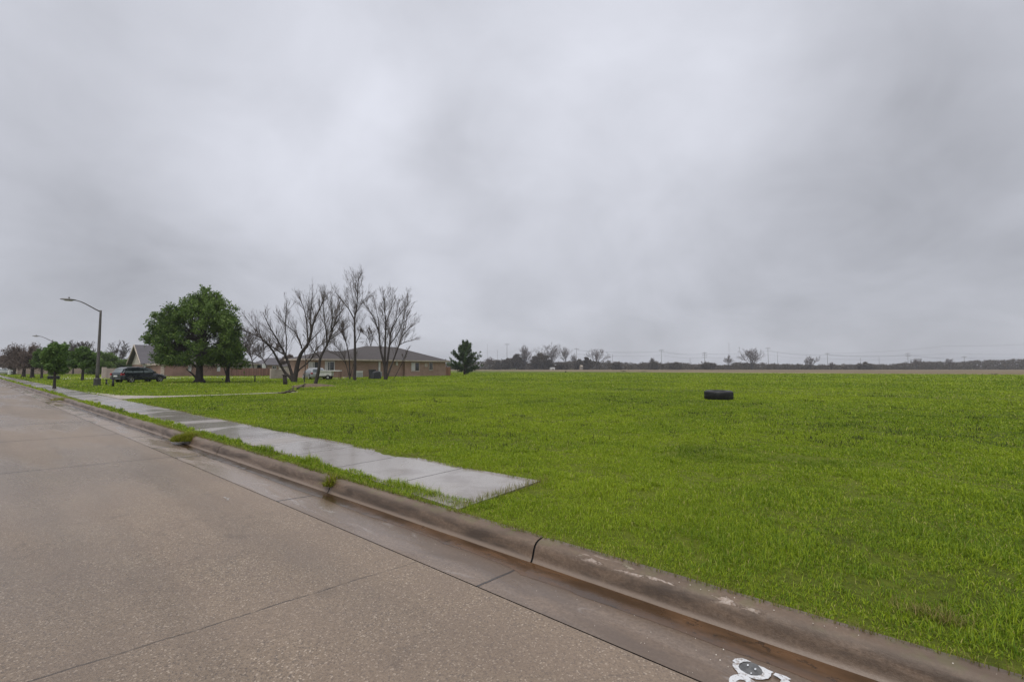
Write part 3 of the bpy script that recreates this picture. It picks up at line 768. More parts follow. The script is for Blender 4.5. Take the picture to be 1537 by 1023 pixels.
def traced_bare(u, v, polylines, offset, sc, label, r0=.2, seed=1, twk=1.0, bt='bark_dark', ct='bark_twig', group='bare trees before the brick house', Y=None, twl=1.0, rtw=.006, name='bare_tree'):
    """bare tree whose main limbs follow the listed limbs; every limb leaves the trunk in its own depth direction"""
    rg = random.Random(seed); base = G(u, v) if Y is None else PY(u, v, Y); base.z = .10; Y = base.y
    tr, cr = MB(), MB()
    bx, by = (u - offset[0]) * sc, (v - offset[1]) * sc
    P = dict(seg=3, wob=.04, up=.07, tl=-1, max=3, kids=[4, 4, 2], ang=(.2, .5), rmin=rtw, cl=(.45, .75))
    for li, (pl, ra, rb) in enumerate(polylines):
        k = rg.uniform(-.7, .7); pts = []
        for x, y in pl:
            dist = math.hypot((x - bx), (y - by) * .6) / sc * Y / F
            dist = max(0, dist - .8)
            pts.append(PY(offset[0] + x / sc, offset[1] + y / sc, Y + k * dist * .8))
        # smooth
        fine = []
        for i in range(len(pts) - 1):
            a = pts[max(i - 1, 0)]; b = pts[i]; c = pts[i + 1]; d = pts[min(i + 2, len(pts) - 1)]
            for q in range(4):
                t = q / 4; fine.append(.5 * ((2 * b) + (c - a) * t + (2 * a - 5 * b + 4 * c - d) * t * t + (3 * b - a - 3 * c + d) * t ** 3))
        fine.append(pts[-1]); m = len(fine) - 1
        rr = [max(ra + (rb - ra) * (i / m) ** .8, .012) for i in range(m + 1)]
        tr.tube(fine, rr, 6, cap=False)
        Ltot = sum((fine[i + 1] - fine[i]).length for i in range(m))
        nb = int(Ltot * 4.6 * twk)
        for q in range(nb):
            f = rg.uniform(.28 if ra > .09 else .1, 1) ** .85; i = min(m - 1, int(f * m)); pp = fine[i].lerp(fine[i + 1], f * m - i)
            if pp.z < 2.0: continue
            td = (fine[i + 1] - fine[i]).normalized(); dd = (rdir(td, rg.uniform(.35, .85), rg) + Vector((0, 0, .35))).normalized()
            grow((tr, cr), pp, dd, rg.uniform(.8, 2.0) * twl * (1.25 - .65 * f), max(.010, min(.022, rr[i] * .35)), 1, rg, P)
        grow((tr, cr), fine[-1], (fine[-1] - fine[-2]).normalized(), .4 * twl, rr[-1] * .8, 1, rg, P)
    root = tree_root(name, base, label, 'bare tree', group)
    finish(root, tr, cr, bt, ct, base)
    return root
o3 = (350, 400); s3 = 5.114
traced_bare(441, 573, [
  ([(465,885),(440,850),(400,815),(350,730),(300,640),(225,560),(180,530),(70,490)], .20, .03),
  ([(225,560),(190,510),(150,460),(90,380)], .05, .02),
  ([(465,885),(440,790),(400,680),(350,580),(290,480),(240,380)], .18, .03),
  ([(405,700),(408,560),(400,440),(410,290)], .07, .02),
  ([(400,680),(320,630),(250,580),(185,555)], .09, .03),
  ([(470,885),(490,770),(520,670),(575,590),(600,500),(620,420),(680,290),(700,240)], .26, .03),
  ([(575,590),(565,450),(550,350),(520,260)], .09, .025),
  ([(600,500),(590,400),(610,200)], .09, .02),
  ([(525,630),(520,600),(480,510),(420,460),(330,370)], .09, .025),
  ([(600,560),(660,500),(700,450)], .06, .02),
  ([(470,885),(500,800),(590,720),(650,620),(740,560)], .11, .025),
  ], o3, s3, 'wide spreading bare tree with many stems nearest the big green tree', seed=3)
traced_bare(473.5, 576.5, [
  ([(630,905),(655,800),(670,700),(720,600),(750,530),(790,400),(830,350)], .17, .03),
  ([(670,700),(620,650),(590,600)], .07, .02),
  ([(720,600),(715,500),(700,400),(690,260)], .09, .02),
  ([(740,560),(800,520),(860,480)], .06, .02),
  ([(750,500),(760,400),(750,240)], .07, .02),
  ([(760,480),(810,400),(835,300)], .06, .02)], o3, s3, 'leaning bare tree rooted in the bare dirt mound', seed=5)
traced_bare(531.5, 570.5, [
  ([(932,875),(935,740),(935,600),(932,410),(950,300),(955,170),(965,70)], .21, .02),
  ([(932,410),(890,330),(850,280),(780,190)], .09, .02),
  ([(935,390),(925,280),(900,150)], .06, .015),
  ([(945,350),(990,280),(1030,220)], .06, .015),
  ([(935,600),(970,520),(985,430)], .06, .02),
  ([(950,220),(990,110)], .03, .012), ([(952,250),(920,160),(925,100)], .03, .012)], o3, s3, 'tallest bare tree with one straight trunk before the brick house', seed=9, twk=.9)
traced_bare(524, 569.6, [
  ([(895,860),(890,700),(860,560),(830,500),(810,440)], .10, .02),
  ([(875,620),(850,520),(850,440)], .05, .015),
  ([(895,860),(860,740),(800,680),(730,645)], .05, .015),
  ([(890,840),(850,700),(800,620),(770,590)], .05, .012),
  ([(895,860),(920,760),(940,680)], .05, .015)], o3, s3, 'small reddish bare tree with low spreading twigs left of the tallest bare tree', seed=12, twk=1.6, ct='bark_brown', twl=.75)
o4 = (450, 400)
traced_bare(578.5, 570, [
  ([(655,870),(650,760),(620,640),(605,500),(560,380),(510,300)], .20, .025),
  ([(655,870),(652,760),(655,600),(660,430),(650,330),(640,210)], .20, .02),
  ([(660,870),(665,780),(690,600),(700,500),(760,380),(830,290)], .20, .02),
  ([(662,870),(680,820),(740,660),(780,550),(800,450),(850,330)], .15, .02),
  ([(780,550),(830,480),(890,440)], .06, .015),
  ([(765,600),(820,575),(880,560)], .05, .015),
  ([(660,430),(700,330),(710,220)], .07, .015),
  ([(605,500),(600,400),(570,260)], .07, .015),
  ([(690,600),(760,500),(800,380),(830,260)], .08, .015),
  ([(700,480),(730,400),(760,280)], .05, .012)], o4, s3, 'full rounded bare tree before the right half of the brick house', seed=17, twk=1.15)
traced_bare(592, 569, [([(720,865),(770,770),(800,700),(830,640)], .045, .015), ([(770,770),(800,720),(790,690)], .03, .012)], o4, s3, 'slender leaning sapling beside the house wall', seed=21, twk=1.2, twl=.5)
traced_bare(457, 573.5, [([(545,890),(552,800),(556,700),(548,650),(590,600)], .055, .02), ([(556,720),(620,660),(690,600)], .04, .012)], o3, s3, 'thin dark bare tree between the two large bare trees', seed=23, twk=.8, twl=.7)
traced_bare(560, 552, [([(560,700),(545,610),(520,540),(480,500)], .12, .03), ([(545,610),(560,540),(540,490)], .08, .02), ([(520,540),(505,580)], .05, .02)], o4, s3, 'bare tree top showing over the brick house roof', Y=88, seed=31, twk=1.2, rtw=.014)

def bare(x, y, H, W, label, seed, group='bare trees along the far edge of the field', r0=None, rt=.02, stems=1, bt='bark_dark', ct='bark_twig', kids=(5, 5, 4), trunkf=.22, mx=3, name='bare_tree', leaf=None, flat_=0, upw=.06):
    H *= 1.12; W *= 1.1; rg = random.Random(seed); base = Vector((x, y, .08)); tr, cr = MB(), MB(); tips = []
    r0 = r0 or H * .028
    P = dict(seg=4, wob=.10, up=upw, tl=0, max=mx, kids=list(kids), ang=(.3, .8), rmin=rt)
    for sidx in range(stems):
        off = Vector((rg.uniform(-.3, .3), rg.uniform(-.3, .3), 0)) * (stems - 1)
        top = base + off * 2 + Vector((rg.uniform(-.03, .03) * H, rg.uniform(-.03, .03) * H, H * trunkf))
        tr.tube([base + off, base + off + (top - base - off) * .5, top], [r0 * 1.25, r0, r0 * .85], 7, cap=False)
        nl = 8 if stems == 1 else 6
        for k in range(nl):
            a = 2 * math.pi * (k + rg.random() * .7) / nl
            sp = rg.uniform(.35, 1.0) if k % 3 else rg.uniform(.05, .3)
            tgt = Vector((math.cos(a) * W * .5 * sp, math.sin(a) * W * .5 * sp, (H * (1 - trunkf)) * math.sqrt(max(.12, 1 - .8 * sp * sp)) * rg.uniform(.85, 1)))
            st_ = top - Vector((0, 0, rg.uniform(0, .3) * H * trunkf))
            grow((tr, cr), st_, tgt.normalized(), tgt.length * .82, r0 * .5, 0, rg, P, tips)
    root = tree_root(name, base, label, 'bare tree' if not leaf else 'tree', group)
    finish(root, tr, cr, bt, ct, base)
    return root
def leaves_at(C, per, spread, size, rs):
    C = np.asarray(C, np.float32); n = len(C) * per
    P = np.repeat(C, per, 0) + rs.normal(0, 1, (n, 3)) * np.asarray(spread)
    a = rs.normal(0, 1, (n, 3)); a /= np.linalg.norm(a, axis=1, keepdims=True) + 1e-9
    b = rs.normal(0, 1, (n, 3)); b = np.cross(a, b); b /= np.linalg.norm(b, axis=1, keepdims=True) + 1e-9
    sz = (size * rs.uniform(.6, 1.25, n))[:, None]
    V = np.stack([P - a * sz, P + b * sz * .45, P + a * sz, P - b * sz * .45], 1)
    return V.reshape(-1, 3)
def leafy(x, y, H, W, label, seed, mat='leaf_dark', trunkf=.2, per=22, size=.22, spread=.32, r0=None, dome=1.0, nl=16, group=None, cat='tree', bt='bark_dark', name='leafy_tree', spiky=0, kids=(5, 4), tipsel=1.0, upw=.05):
    rg = random.Random(seed); rs = np.random.default_rng(seed); base = Vector((x, y, .08)); tr, cr = MB(), MB(); tips = []
    r0 = r0 or H * .028
    top = Vector((x + rg.uniform(-.02, .02) * H, y, .08 + H * (trunkf + .25)))
    tr.tube([base, base.lerp(top, .2), base.lerp(top, .6), top], [r0 * 1.5, r0 * 1.05, r0 * .85, r0 * .5], 8, cap=False)
    P = dict(seg=4, wob=.10, up=upw, tl=0, max=2, kids=list(kids), ang=(.35, .9), rmin=.012, cl=(.24, .42))
    for k in range(nl):
        a = 2.399 * k + rg.random() * .5; f = (k + .5) / nl
        el = math.radians(-8 + 88 * f ** .9)
        st_ = base.lerp(top, trunkf / (trunkf + .25) + (1 - trunkf / (trunkf + .25)) * rg.uniform(.0, 1) * min(1, f + .2))
        tgt = Vector((x + math.cos(a) * math.cos(el) * W * .5, y + math.sin(a) * math.cos(el) * W * .5, .08 + H * trunkf + (H * (1 - trunkf)) * (.18 + .82 * math.sin(max(el, 0)) ** dome) * rg.uniform(.86, 1.0)))
        v = tgt - st_
        grow((tr, cr), st_, (v.normalized() - Vector((0, 0, .1))).normalized(), v.length * rg.uniform(.82, .98), r0 * .35, 0, rg, P, tips)
    if tipsel < 1: tips = [t for t in tips if rg.random() < tipsel]
    V = leaves_at([tuple(t[0] - base) for t in tips], per, spread, size, rs)
    n = len(V) // 4
    root = tree_root(name, base, label, cat, group)
    tr.v = [(a - base.x, b - base.y, c - base.z) for a, b, c in tr.v + []]
    tr2 = MB(); tr2.v = tr.v; tr2.f = tr.f; tr2.build('trunk', bt, root, smooth=True)
    cr.v = [(a - base.x, b - base.y, c - base.z) for a, b, c in cr.v]
    if cr.v: cr.build('branches', bt, root)
    npmesh('crown', V, np.arange(n * 4).reshape(-1, 4), mat, root)
    return root

# the big green tree: main shoots reach the outline seen from the street, others fill its depth
def big_tree():
    rg = random.Random(4); rs = np.random.default_rng(4); base = G(299.5, 574); base.z = .08; Y = base.y
    tr, cr = MB(), MB(); tips = []
    def W_(x, y, dy=0):
        x = 808 + (x - 808) * .94
        return PY(150 + x / 5.384, 430 + y / 5.384, Y + dy)
    fork = W_(808, 560); top = W_(850, 250)
    tr.tube([W_(800, 785), W_(802, 740), W_(806, 650), fork, W_(825, 400), top], [.52, .34, .27, .25, .18, .08], 10, cap=False)
    for a in range(6):
        w = a * 1.05; tr.tube([base + Vector((math.cos(w) * .55, math.sin(w) * .55, 0)), base + Vector((math.cos(w) * .2, math.sin(w) * .2, .35))], [.12, .16], 6, cap=False)
    tr.tube([W_(800, 660), W_(770, 640), W_(740, 620), W_(640, 560)], [.13, .11, .09, .04], 7, cap=False)
    tr.tube([W_(812, 650), W_(850, 605), W_(880, 590), W_(960, 520)], [.13, .11, .09, .04], 7, cap=False)
    tr.tube([W_(780, 745), W_(745, 705), W_(690, 665)], [.09, .07, .04], 6, cap=False)
    sil = [(345,415),(410,335),(405,255),(500,240),(565,185),(610,215),(650,125),(735,100),(790,170),(805,70),(850,35),(895,110),(960,55),(985,110),(975,260),(1060,195),(1105,270),(1125,350),(1110,430),(1145,550),(1080,590),(980,570),(900,630),(820,590),(700,640),(620,625),(520,620),(440,590),(470,500),(400,440)]
    def inside(x, y):
        c = False; n = len(sil); j = n - 1
        for i in range(n):
            xi, yi = sil[i]; xj, yj = sil[j]
            if (yi > y) != (yj > y) and x < (xj - xi) * (y - yi) / (yj - yi) + xi: c = not c
            j = i
        return c
    P = dict(seg=3, wob=.10, up=.05, tl=0, max=1, kids=[3], ang=(.4, .9), rmin=.010, cl=(.5, .8))
    goals = [(x + (780 - x) * .03, y + (380 - y) * .03, rg.uniform(-.8, .8)) for x, y in sil for _ in (0, 1, 2)]
    goals += [(x + (780 - x) * .15, y + (380 - y) * .15, rg.uniform(-1.6, 1.6)) for x, y in sil]
    while len(goals) < 215:
        x, y = rg.uniform(340, 1150), rg.uniform(30, 650)
        if not inside(x, y): continue
        q = ((x - 760) / 400) ** 2 + ((y - 370) / 310) ** 2
        goals.append((x, y, rg.choice((-1, 1)) * 3.7 * math.sqrt(max(.04, 1 - q)) * rg.uniform(.35, 1)))
    for x, y, dy in goals:
        tgt = W_(x, y, dy); f = max(0.0, min(1.0, (620 - y) / 520)); st_ = fork.lerp(top, f * .8 * rg.uniform(.5, 1))
        mid = Vector((st_.x + (tgt.x - st_.x) * .55, st_.y + (tgt.y - st_.y) * .55, st_.z + (tgt.z - st_.z) * .38))
        pts = []
        for k in range(7):
            t = k / 6; pts.append(st_ * (1 - t) ** 2 + mid * 2 * t * (1 - t) + tgt * t * t)
        Lb = (tgt - st_).length
        tr.tube(pts, [max(.010, .009 * Lb * (1 - .85 * k / 6)) for k in range(7)], 5, cap=False)
        for k in range(5):
            t = rg.uniform(.62, 1); q = st_ * (1 - t) ** 2 + mid * 2 * t * (1 - t) + tgt * t * t
            grow((tr, cr), q, rdir((tgt - mid).normalized(), rg.uniform(.3, 1.0), rg), rg.uniform(.35, .75), .015, 0, rg, P, tips)
        tips.append((tgt, tgt - mid)); tips.append((pts[5], tgt - mid))
    C = [tuple(t[0] - base) for t in tips if t[0].z > 1.9]
    V = leaves_at(C, 6, (.13, .13, .12), .115, rs); n = len(V) // 4
    print('big leaves', n)
    root = tree_root('leafy_tree', base, 'large dark green leafy tree right of the parked dark car', 'tree')
    finish(root, tr, MB(), 'bark_dark', 'bark_dark', base)
    cr.v = [(a - base.x, b - base.y, c - base.z) for a, b, c in cr.v]; cr.build('branches', 'bark_dark', root)
    npmesh('crown', V, np.arange(n * 4).reshape(-1, 4), 'leaf_glossy', root)
big_tree()
# smaller tree merging with it on the right, half green half bare
p = G(340, 573.2)
leafy(p.x + .1, p.y, 4.6, 3.6, 'smaller multi stemmed green tree touching the large tree on its right', 41, 'leaf_glossy', .32, 12, .12, (.2, .2, .16), r0=.16, nl=14, kids=(5, 3), tipsel=.75)
traced_bare(341, 573, [([(1020,770),(1050,640),(1100,560),(1150,470),(1190,440)], .09, .02), ([(1030,740),(1000,640),(990,600)], .08, .03), ([(1060,640),(1040,590),(1060,480)], .06, .02), ([(1100,560),(1180,480),(1240,460)], .05, .015)], (150, 430), 5.384, 'thin bare tree close behind the smaller green tree', seed=44, twk=1.3, twl=.8, Y=47.5)
traced_bare(380, 552, [([(1250,720),(1230,600),(1200,520),(1130,460)], .16, .03), ([(1230,600),(1290,540),(1330,500)], .1, .03), ([(1200,520),(1220,470),(1190,430)], .08, .03)], (150, 430), 5.384, 'distant bare tree rising over the dark roofed house', seed=46, Y=95, twk=1.4, twl=1.6, rtw=.016)
traced_bare(405, 552, [([(1380,720),(1330,610),(1300,560),(1280,520)], .14, .03), ([(1330,610),(1390,540),(1420,520)], .1, .03), ([(1300,560),(1240,545)], .06, .03)], (150, 430), 5.384, 'distant bare tree over the grey roofed house', seed=48, Y=100, twk=1.4, twl=1.4, rtw=.016)
# evergreen by the house end
def evergreen():
    p = G(697, 562.4); H = 6.1; base = Vector((p.x, p.y, .08)); H = PY(697, 510, p.y).z
    rg = random.Random(2); rs = np.random.default_rng(2); tr, cr = MB(), MB(); C = []; Z = []
    tr.tube([base, base + Vector((0, 0, H * .5)), base + Vector((.2, 0, H))], [.22, .13, .02], 7, cap=False)
    for k in range(84):
        f = rg.random() ** 1.1; a = rg.uniform(0, 2 * math.pi); z = .35 + f * H * .82
        Ln = (3.4 * (1 - f) ** .8 + .7) * rg.uniform(.55, 1.1)
        if f < .12: Ln *= .92
        d = Vector((math.cos(a), math.sin(a), -.02 + 1.0 * f + rg.uniform(0, .3))).normalized()
        pts = [base + Vector((0, 0, z))]
        for i in range(6):
            d = (d + Vector((0, 0, .07)) + Vector((rg.gauss(0, .05), rg.gauss(0, .05), 0))).normalized(); pts.append(pts[-1] + d * Ln / 6)
        cr.tube(pts, [.035, .03, .025, .02, .016, .012, .01], 4, cap=False)
        for i in range(1, 7):
            for q in range(4):
                j = pts[i] + Vector((rg.gauss(0, .17), rg.gauss(0, .17), rg.gauss(0, .10))) * (1.1 - i * .12) + (pts[i] - pts[i - 1]) * rg.random()
                if j.z - base.z > .35: C.append(tuple(j - base))
    V = leaves_at(C, 12, (.09, .09, .12), .13, rs); n = len(V) // 4
    root = tree_root('evergreen_tree', base, 'spiky evergreen tree standing alone off the right end of the brick house', 'tree')
    finish(root, tr, MB(), 'bark_dark', 'bark_dark', base)
    cr.v = [(a - base.x, b - base.y, c - base.z) for a, b, c in cr.v]; cr.build('branches', 'bark_dark', root)
    npmesh('crown', V, np.arange(n * 4).reshape(-1, 4), 'leaf_conifer', root)
evergreen()
# young street trees on the left
def left_leafy(u, v, vtop, wpx, lab, seed, mat='leaf_bright', tf=.34, **kw):
    p = G(u, v); H = PY(u, vtop, p.y).z - .1; W = wpx / F * p.y * .7
    sc = min(1.0, max(.3, W / 5))
    kw.setdefault('spread', (.12 * sc + .05,) * 3)
    return leafy(p.x, p.y, H, W, lab, seed, mat, tf, size=.09 + p.y * .0007, nl=22, upw=.12, group='young trees along the sidewalk', **kw)
left_leafy(81.5, 583, 514, 46, 'young green tree right at the sidewalk edge, in front of the far tyre', 51, per=9, kids=(6, 4), r0=.075)
left_leafy(123.5, 571.3, 521, 52, 'young green tree between the sidewalk tree and the street lamp', 53, per=10, kids=(6, 4), r0=.12)
left_leafy(62.5, 568.3, 524, 34, 'young green tree left of the far tyre', 55, per=10, kids=(6, 4), r0=.13)
left_leafy(86, 563.8, 511, 46, 'taller green tree with a spire top behind the sidewalk tree', 57, per=10, kids=(6, 4), r0=.16)
def far_leafy(u, Y, vtop, wpx, lab, seed, mat='leaf_dark', tf=.1, size=.3, name='leafy_tree', **kw):
    p = PY(u, 552, Y); H = PY(u, vtop, Y).z - .1; W = wpx / F * Y
    kw.setdefault('spread', (.05 * W, .05 * W, .05 * H)); kw.setdefault('kids', (5, 4)); kw.setdefault('per', 14)
    return leafy(p.x, p.y, H, W, lab, seed, mat, tf, size=size, nl=18, name=name, **kw)
far_leafy(150, 88, 527, 44, 'dark green tree behind the street lamp pole', 61, tf=.08, mat='leaf_glossy', size=.16, per=22)
far_leafy(184, 100, 537, 26, 'rounded dark green bush tree beyond the roof of the parked car', 63, tf=.05, mat='leaf_glossy', size=.16, per=22)
far_leafy(166, 96, 541, 24, 'low dark tree over the masonry wall left of the gable house', 65, tf=.05, size=.2)
far_leafy(434, 95, 533, 28, 'reddish brown dense round tree between the two houses', 67, 'leaf_brown', .1, .2, per=24)
far_leafy(383, 110, 545, 14, 'small dark tree between the two low roofs', 66, tf=.05, size=.2)
gL = 'brown winter trees at the end of the road'
for i, (u, Y, vt, w, lab) in enumerate(((36, 66, 517.5, 52, 'broad brownish bare tree second from the far end of the road'), (49, 62, 518.5, 34, 'brownish bare tree with a bent trunk left of the young green trees'),
        (8, 120, 533, 44, 'dark brown tree at the very end of the road'), (22, 85, 524, 30, 'brown tree behind the white post at the road end'))):
    p = PY(u, 552, Y); H = PY(u, vt, Y).z; W = w / F * Y
    leafy(p.x, p.y, H, W, lab, 70 + i, 'leaf_brown', .28, 5, .11 if i < 2 else .16, (.05 * W,) * 3, group=gL, name='winter_tree', nl=18, kids=(6, 5), r0=.2)
for i, (u, Y, vt, w, lab) in enumerate(((176, 130, 518, 34, 'pale bare tree on the skyline right of the street lamp'), (110, 100, 517, 12, 'thin bare stems above the young green trees'), (126, 104, 518, 12, 'second thin bare stem above the young green trees'))):
    p = PY(u, 552, Y); bare(p.x, p.y, PY(u, vt, Y).z, w / F * Y, lab, 80 + i, 'bare trees on the left skyline', rt=.03, ct='bark_grey', r0=.15)

# far edge of the field
YF = 380
for i, (u, vt, w, stems, lab) in enumerate(((787.5, 522, 27, 2, 'bare vase shaped tree left of the dark oval tree on the skyline'), (827, 520, 46, 2, 'widest bare tree on the left part of the skyline'),
        (849, 522, 12, 1, 'ragged leaning bare tree right beside the widest bare tree'), (862, 534, 15, 1, 'small bare tree between the ragged tree and the fan shaped tree'), (896, 527, 36, 1, 'fan shaped bare tree standing clear on the skyline'),
        (735, 538, 18, 1, 'low bare tree just right of the evergreen'), (1095, 535, 14, 1, 'small bare tree left of the big twin bare tree'), (1129, 525, 36, 2, 'big twin trunk bare tree alone beyond the field'),
        (1216, 536.5, 32, 1, 'low wide bare tree right of the big twin bare tree'), (1248, 545, 11, 2, 'tiny bare tree at the foot of a power pole'), (979, 538.5, 12, 1, 'small bare tree sticking out of the hedge at the field end'),
        (1425, 540, 14, 1, 'small pale bare tree among the bushes at the far right'), (1376, 539, 14, 1, 'thin pale bare tree over the right hand bushes'))):
    p = PY(u, 552, YF - 6); wide = w / F * YF
    bare(p.x, p.y, PY(u, vt, YF - 6).z, wide * 1.12, lab, 100 + i, rt=.035 if w > 20 else .03, r0=.45 if w > 20 else .22, stems=stems, kids=(6, 5, 4), trunkf=.2 if w > 20 else .3)
for i, (u, vt, w, lab) in enumerate(((775, 532, 22, 'dark domed tree leaning at the left skyline'), (812, 530, 30, 'dark oval tree before the widest bare tree'), (763, 537.5, 22, 'low dark bushy tree by the tall pole'), (843, 544, 22, 'dark low bush under the ragged bare tree'), (748, 542, 20, 'dark bush right of the low bare tree'),
        (870, 540, 18, 'dark tree under the small bare tree on the skyline'), (882, 537, 16, 'grey bushy tree left of the fan shaped bare tree'), (925, 543.5, 18, 'round dark bush right of the fan shaped bare tree'), (981, 543, 16, 'round bush in the hedge before the twin pole'), (1014, 543.5, 20, 'round dark bush left of the double pole'), (1063, 544.5, 24, 'dark round bush right of the double pole'),
        (1299, 544.5, 20, 'dark round bush right of centre on the skyline'))):
    p = PY(u, 552, YF - 10); far_leafy(u, YF - 10, vt, w, lab, 130 + i, 'brush_far', tf=.12 if w > 20 else .02, size=.55, per=10, group='dark bushy trees along the far edge of the field')
# the low wood that closes the field: one mass
prof_far = [(600,549),(700,547),(735,543),(760,542),(780,544),(800,546),(850,545),(880,544),(925,545),(960,547.5),(985,544),(995,548.5),(1010,545.5),(1025,546),(1040,549),(1060,546),(1075,549),(1095,550),(1105,546),(1130,547),(1150,547),(1165,548),(1190,548),(1240,549.5),(1300,548),(1340,549.5),(1350,547),(1370,545.5),(1400,545),(1430,547),(1445,544.5),(1480,543.5),(1537,542),(1640,541.5),(1900,541)]
pu = np.array([a for a, b in prof_far], float); pv = np.array([b for a, b in prof_far], float)
C = []
for i in range(8500):
    u = R.uniform(600, 1900); Yd = YF + R.uniform(0, 45); vt = np.interp(u, pu, pv) + R.normal(0, .5) + 1.4 * math.sin(u * .35) * (R.random() * .6)
    H = max(1.2, PY(u, vt, Yd).z - .1); H *= 1.25; z = H * (1 - R.random() ** .9 * .97)
    q = PY(u, 552, Yd); C.append((q.x, q.y, .1 + z * .95))
V = leaves_at(C, 16, (1.1, 1.0, .38), .62, np.random.default_rng(3)); V[:, 2] = np.maximum(V[:, 2], .1); n = len(V) // 4
o = npmesh('distant_wood', V, np.arange(n * 4).reshape(-1, 4), 'brush_far'); tag(o, 'low grey brown brushwood closing the far side of the field', 'woodland', kind='stuff')
C = []
for i in range(1500):
    u = R.uniform(-60, 640); Yd = 150 + R.uniform(0, 25); H = 3.4 + 1.2 * math.sin(u * .11) + R.normal(0, .3)
    q = PY(u, 552, Yd); C.append((q.x, q.y, .1 + H * R.random() ** .6))
V = leaves_at(C, 14, (1.0, .8, .4), .40, np.random.default_rng(8)); V[:, 2] = np.maximum(V[:, 2], .1); n = len(V) // 4
o = npmesh('hedge', V, np.arange(n * 4).reshape(-1, 4), 'leaf_dark'); tag(o, 'dark mass of distant trees behind the houses and walls', 'woodland', kind='stuff')

# ------------------------------------------------------------------ power poles and lines
YP = 460; pole_pts = []
for i, (u, vt, arms, lab) in enumerate(((731.5, 516, 0, 'faint lattice mast just right of the evergreen'), (746.5, 525, 0, 'short thin mast left of the tallest dark pole'), (761, 515, 1, 'tallest dark pole beside the leaning domed tree'), (865.5, 522, 1, 'pole with a crossarm right of the ragged bare tree'), (919.5, 531, 0, 'short pole right of the fan shaped bare tree'),
        (993, 524, 1, 'thin pole left of the double crossarm pole'), (1058, 528, 3, 'pole with three dark crossarms near the middle'), (1095, 514, 0, 'very faint tall mast over the small bare tree'), (1153.5, 521, 1, 'tall pole right of the big twin bare tree'),
        (1167.5, 528, 0, 'shorter pole second from the big twin bare tree'), (1242.5, 529, 1, 'dark pole right of the low wide bare tree'), (1292, 537, 0, 'short pole left of the round dark bush'), (1320, 536, 0, 'short pole right of the round dark bush'), (1363.5, 529, 2, 'pale pole among the right hand bushes'), (1448, 534, 1, 'small pole at the far right over the bushes'), (1036, 537, 0, 'short stub pole left of the double crossarm pole'))):
    Yq = YP if i not in (0, 7) else 620; b = PY(u, 552, Yq); H = PY(u, vt, Yq).z
    root = empty('power_pole', (b.x, b.y, .1), 0, lab, 'power pole', 'poles on the skyline beyond the field')
    r = .22 if arms else .15
    mb = MB(); mb.tube([(0, 0, 0), (0, 0, H)], [r, r * .6], 6); mb.build('pole', 'pole_wood', root)
    for k in range(arms):
        mb = MB(); z = H - 1.2 - k * 2.2; mb.box((-2.4, -.12, z - .13), (2.4, .12, z + .13)); a = mb.build('crossarm', 'pole_wood', root)
        mb = MB()
        for x in (-2.2, -1.2, 1.2, 2.2): mb.tube([(x, 0, z + .1), (x, 0, z + .45)], .09, 5)
        mb.build('insulators', 'pole_wood', a)
def wire(pts, label, r=.045):
    mb = MB(); P = []
    for a, b in zip(pts[:-1], pts[1:]):
        for i in range(10):
            t = i / 10; q = a.lerp(b, t); q.z -= 4 * t * (1 - t) * 1.6; P.append(q)
    P.append(pts[-1]); mb.tube(P, r, 4); o = mb.build('power_line', 'wire'); tag(o, label, 'power line', 'power lines over the field')
for dv_, x, lab in ((0, 2.2, 'upper power line between the skyline poles'), (0, -2.2, 'rear upper power line between the skyline poles'), (5.5, 2.2, 'lower power line between the skyline poles')):
    wire([PY(u, v + dv_, YP) + Vector((0, x * .3, -.8)) for u, v in ((865.5, 524), (993, 526), (1058, 529.5), (1153.5, 525), (1242.5, 531), (1363.5, 531), (1448, 536), (1600, 531))], lab)
wire([PY(u, v, Y) for u, v, Y in ((1242.5, 530, 460), (1420, 519, 400), (1660, 508, 330))], 'highest power line rising to the right edge of the view', .04)
wire([PY(u, v, Y) for u, v, Y in ((1242.5, 533, 460), (1430, 530, 400), (1660, 527, 330))], 'second power line rising to the right edge of the view', .04)

# ------------------------------------------------------------------ houses
class Frame:
    """local x along N, y away from the street corner, z up"""
    def __init__(s, u, v=None, Y=None, ang=N_ROT):
        p = G(u, v, .1) if Y is None else PY(u, 552, Y)
        s.o = Vector((p.x, p.y, .1)); s.ang = ang
        s.ex = Vector((math.cos(ang), math.sin(ang), 0)); s.ey = Vector((-math.sin(ang), math.cos(ang), 0))
    def hit(s, u, v, b=0.0):
        r = ray(u, v); o = Vector((0, 0, CH)); q = s.o + s.ey * b
        k = (q - o).dot(s.ey) / r.dot(s.ey); p = o + r * k - s.o
        return p.dot(s.ex), p.z
    def world(s, a, b, z=0): return s.o + s.ex * a + s.ey * b + Vector((0, 0, z))
    def root(s, name, label, cat, group=None): return empty(name, s.o, s.ang, label, cat, group)
def hip_roof(mb, x0, x1, y0, y1, ze, zr, ra, rb, yr=None, t=.16):
    yr = (y0 + y1) / 2 if yr is None else yr
    v = [(x0, y0, ze), (x1, y0, ze), (x1, y1, ze), (x0, y1, ze), (ra, yr, zr), (rb, yr, zr)]
    mb.add(v, [(0, 1, 5, 4), (1, 2, 5), (2, 3, 4, 5), (3, 0, 4), (3, 2, 1, 0)])
def fascia(mb, x0, x1, y0, y1, ze, h=.2, w=.05):
    for a, b in (((x0 - w, y0 - w, ze - h), (x1 + w, y0, ze + .02)), ((x0 - w, y1, ze - h), (x1 + w, y1 + w, ze + .02)), ((x0 - w, y0 + .002, ze - h), (x0, y1 - .002, ze + .02)), ((x1, y0 + .002, ze - h), (x1 + w, y1 - .002, ze + .02))): mb.box(a, b)
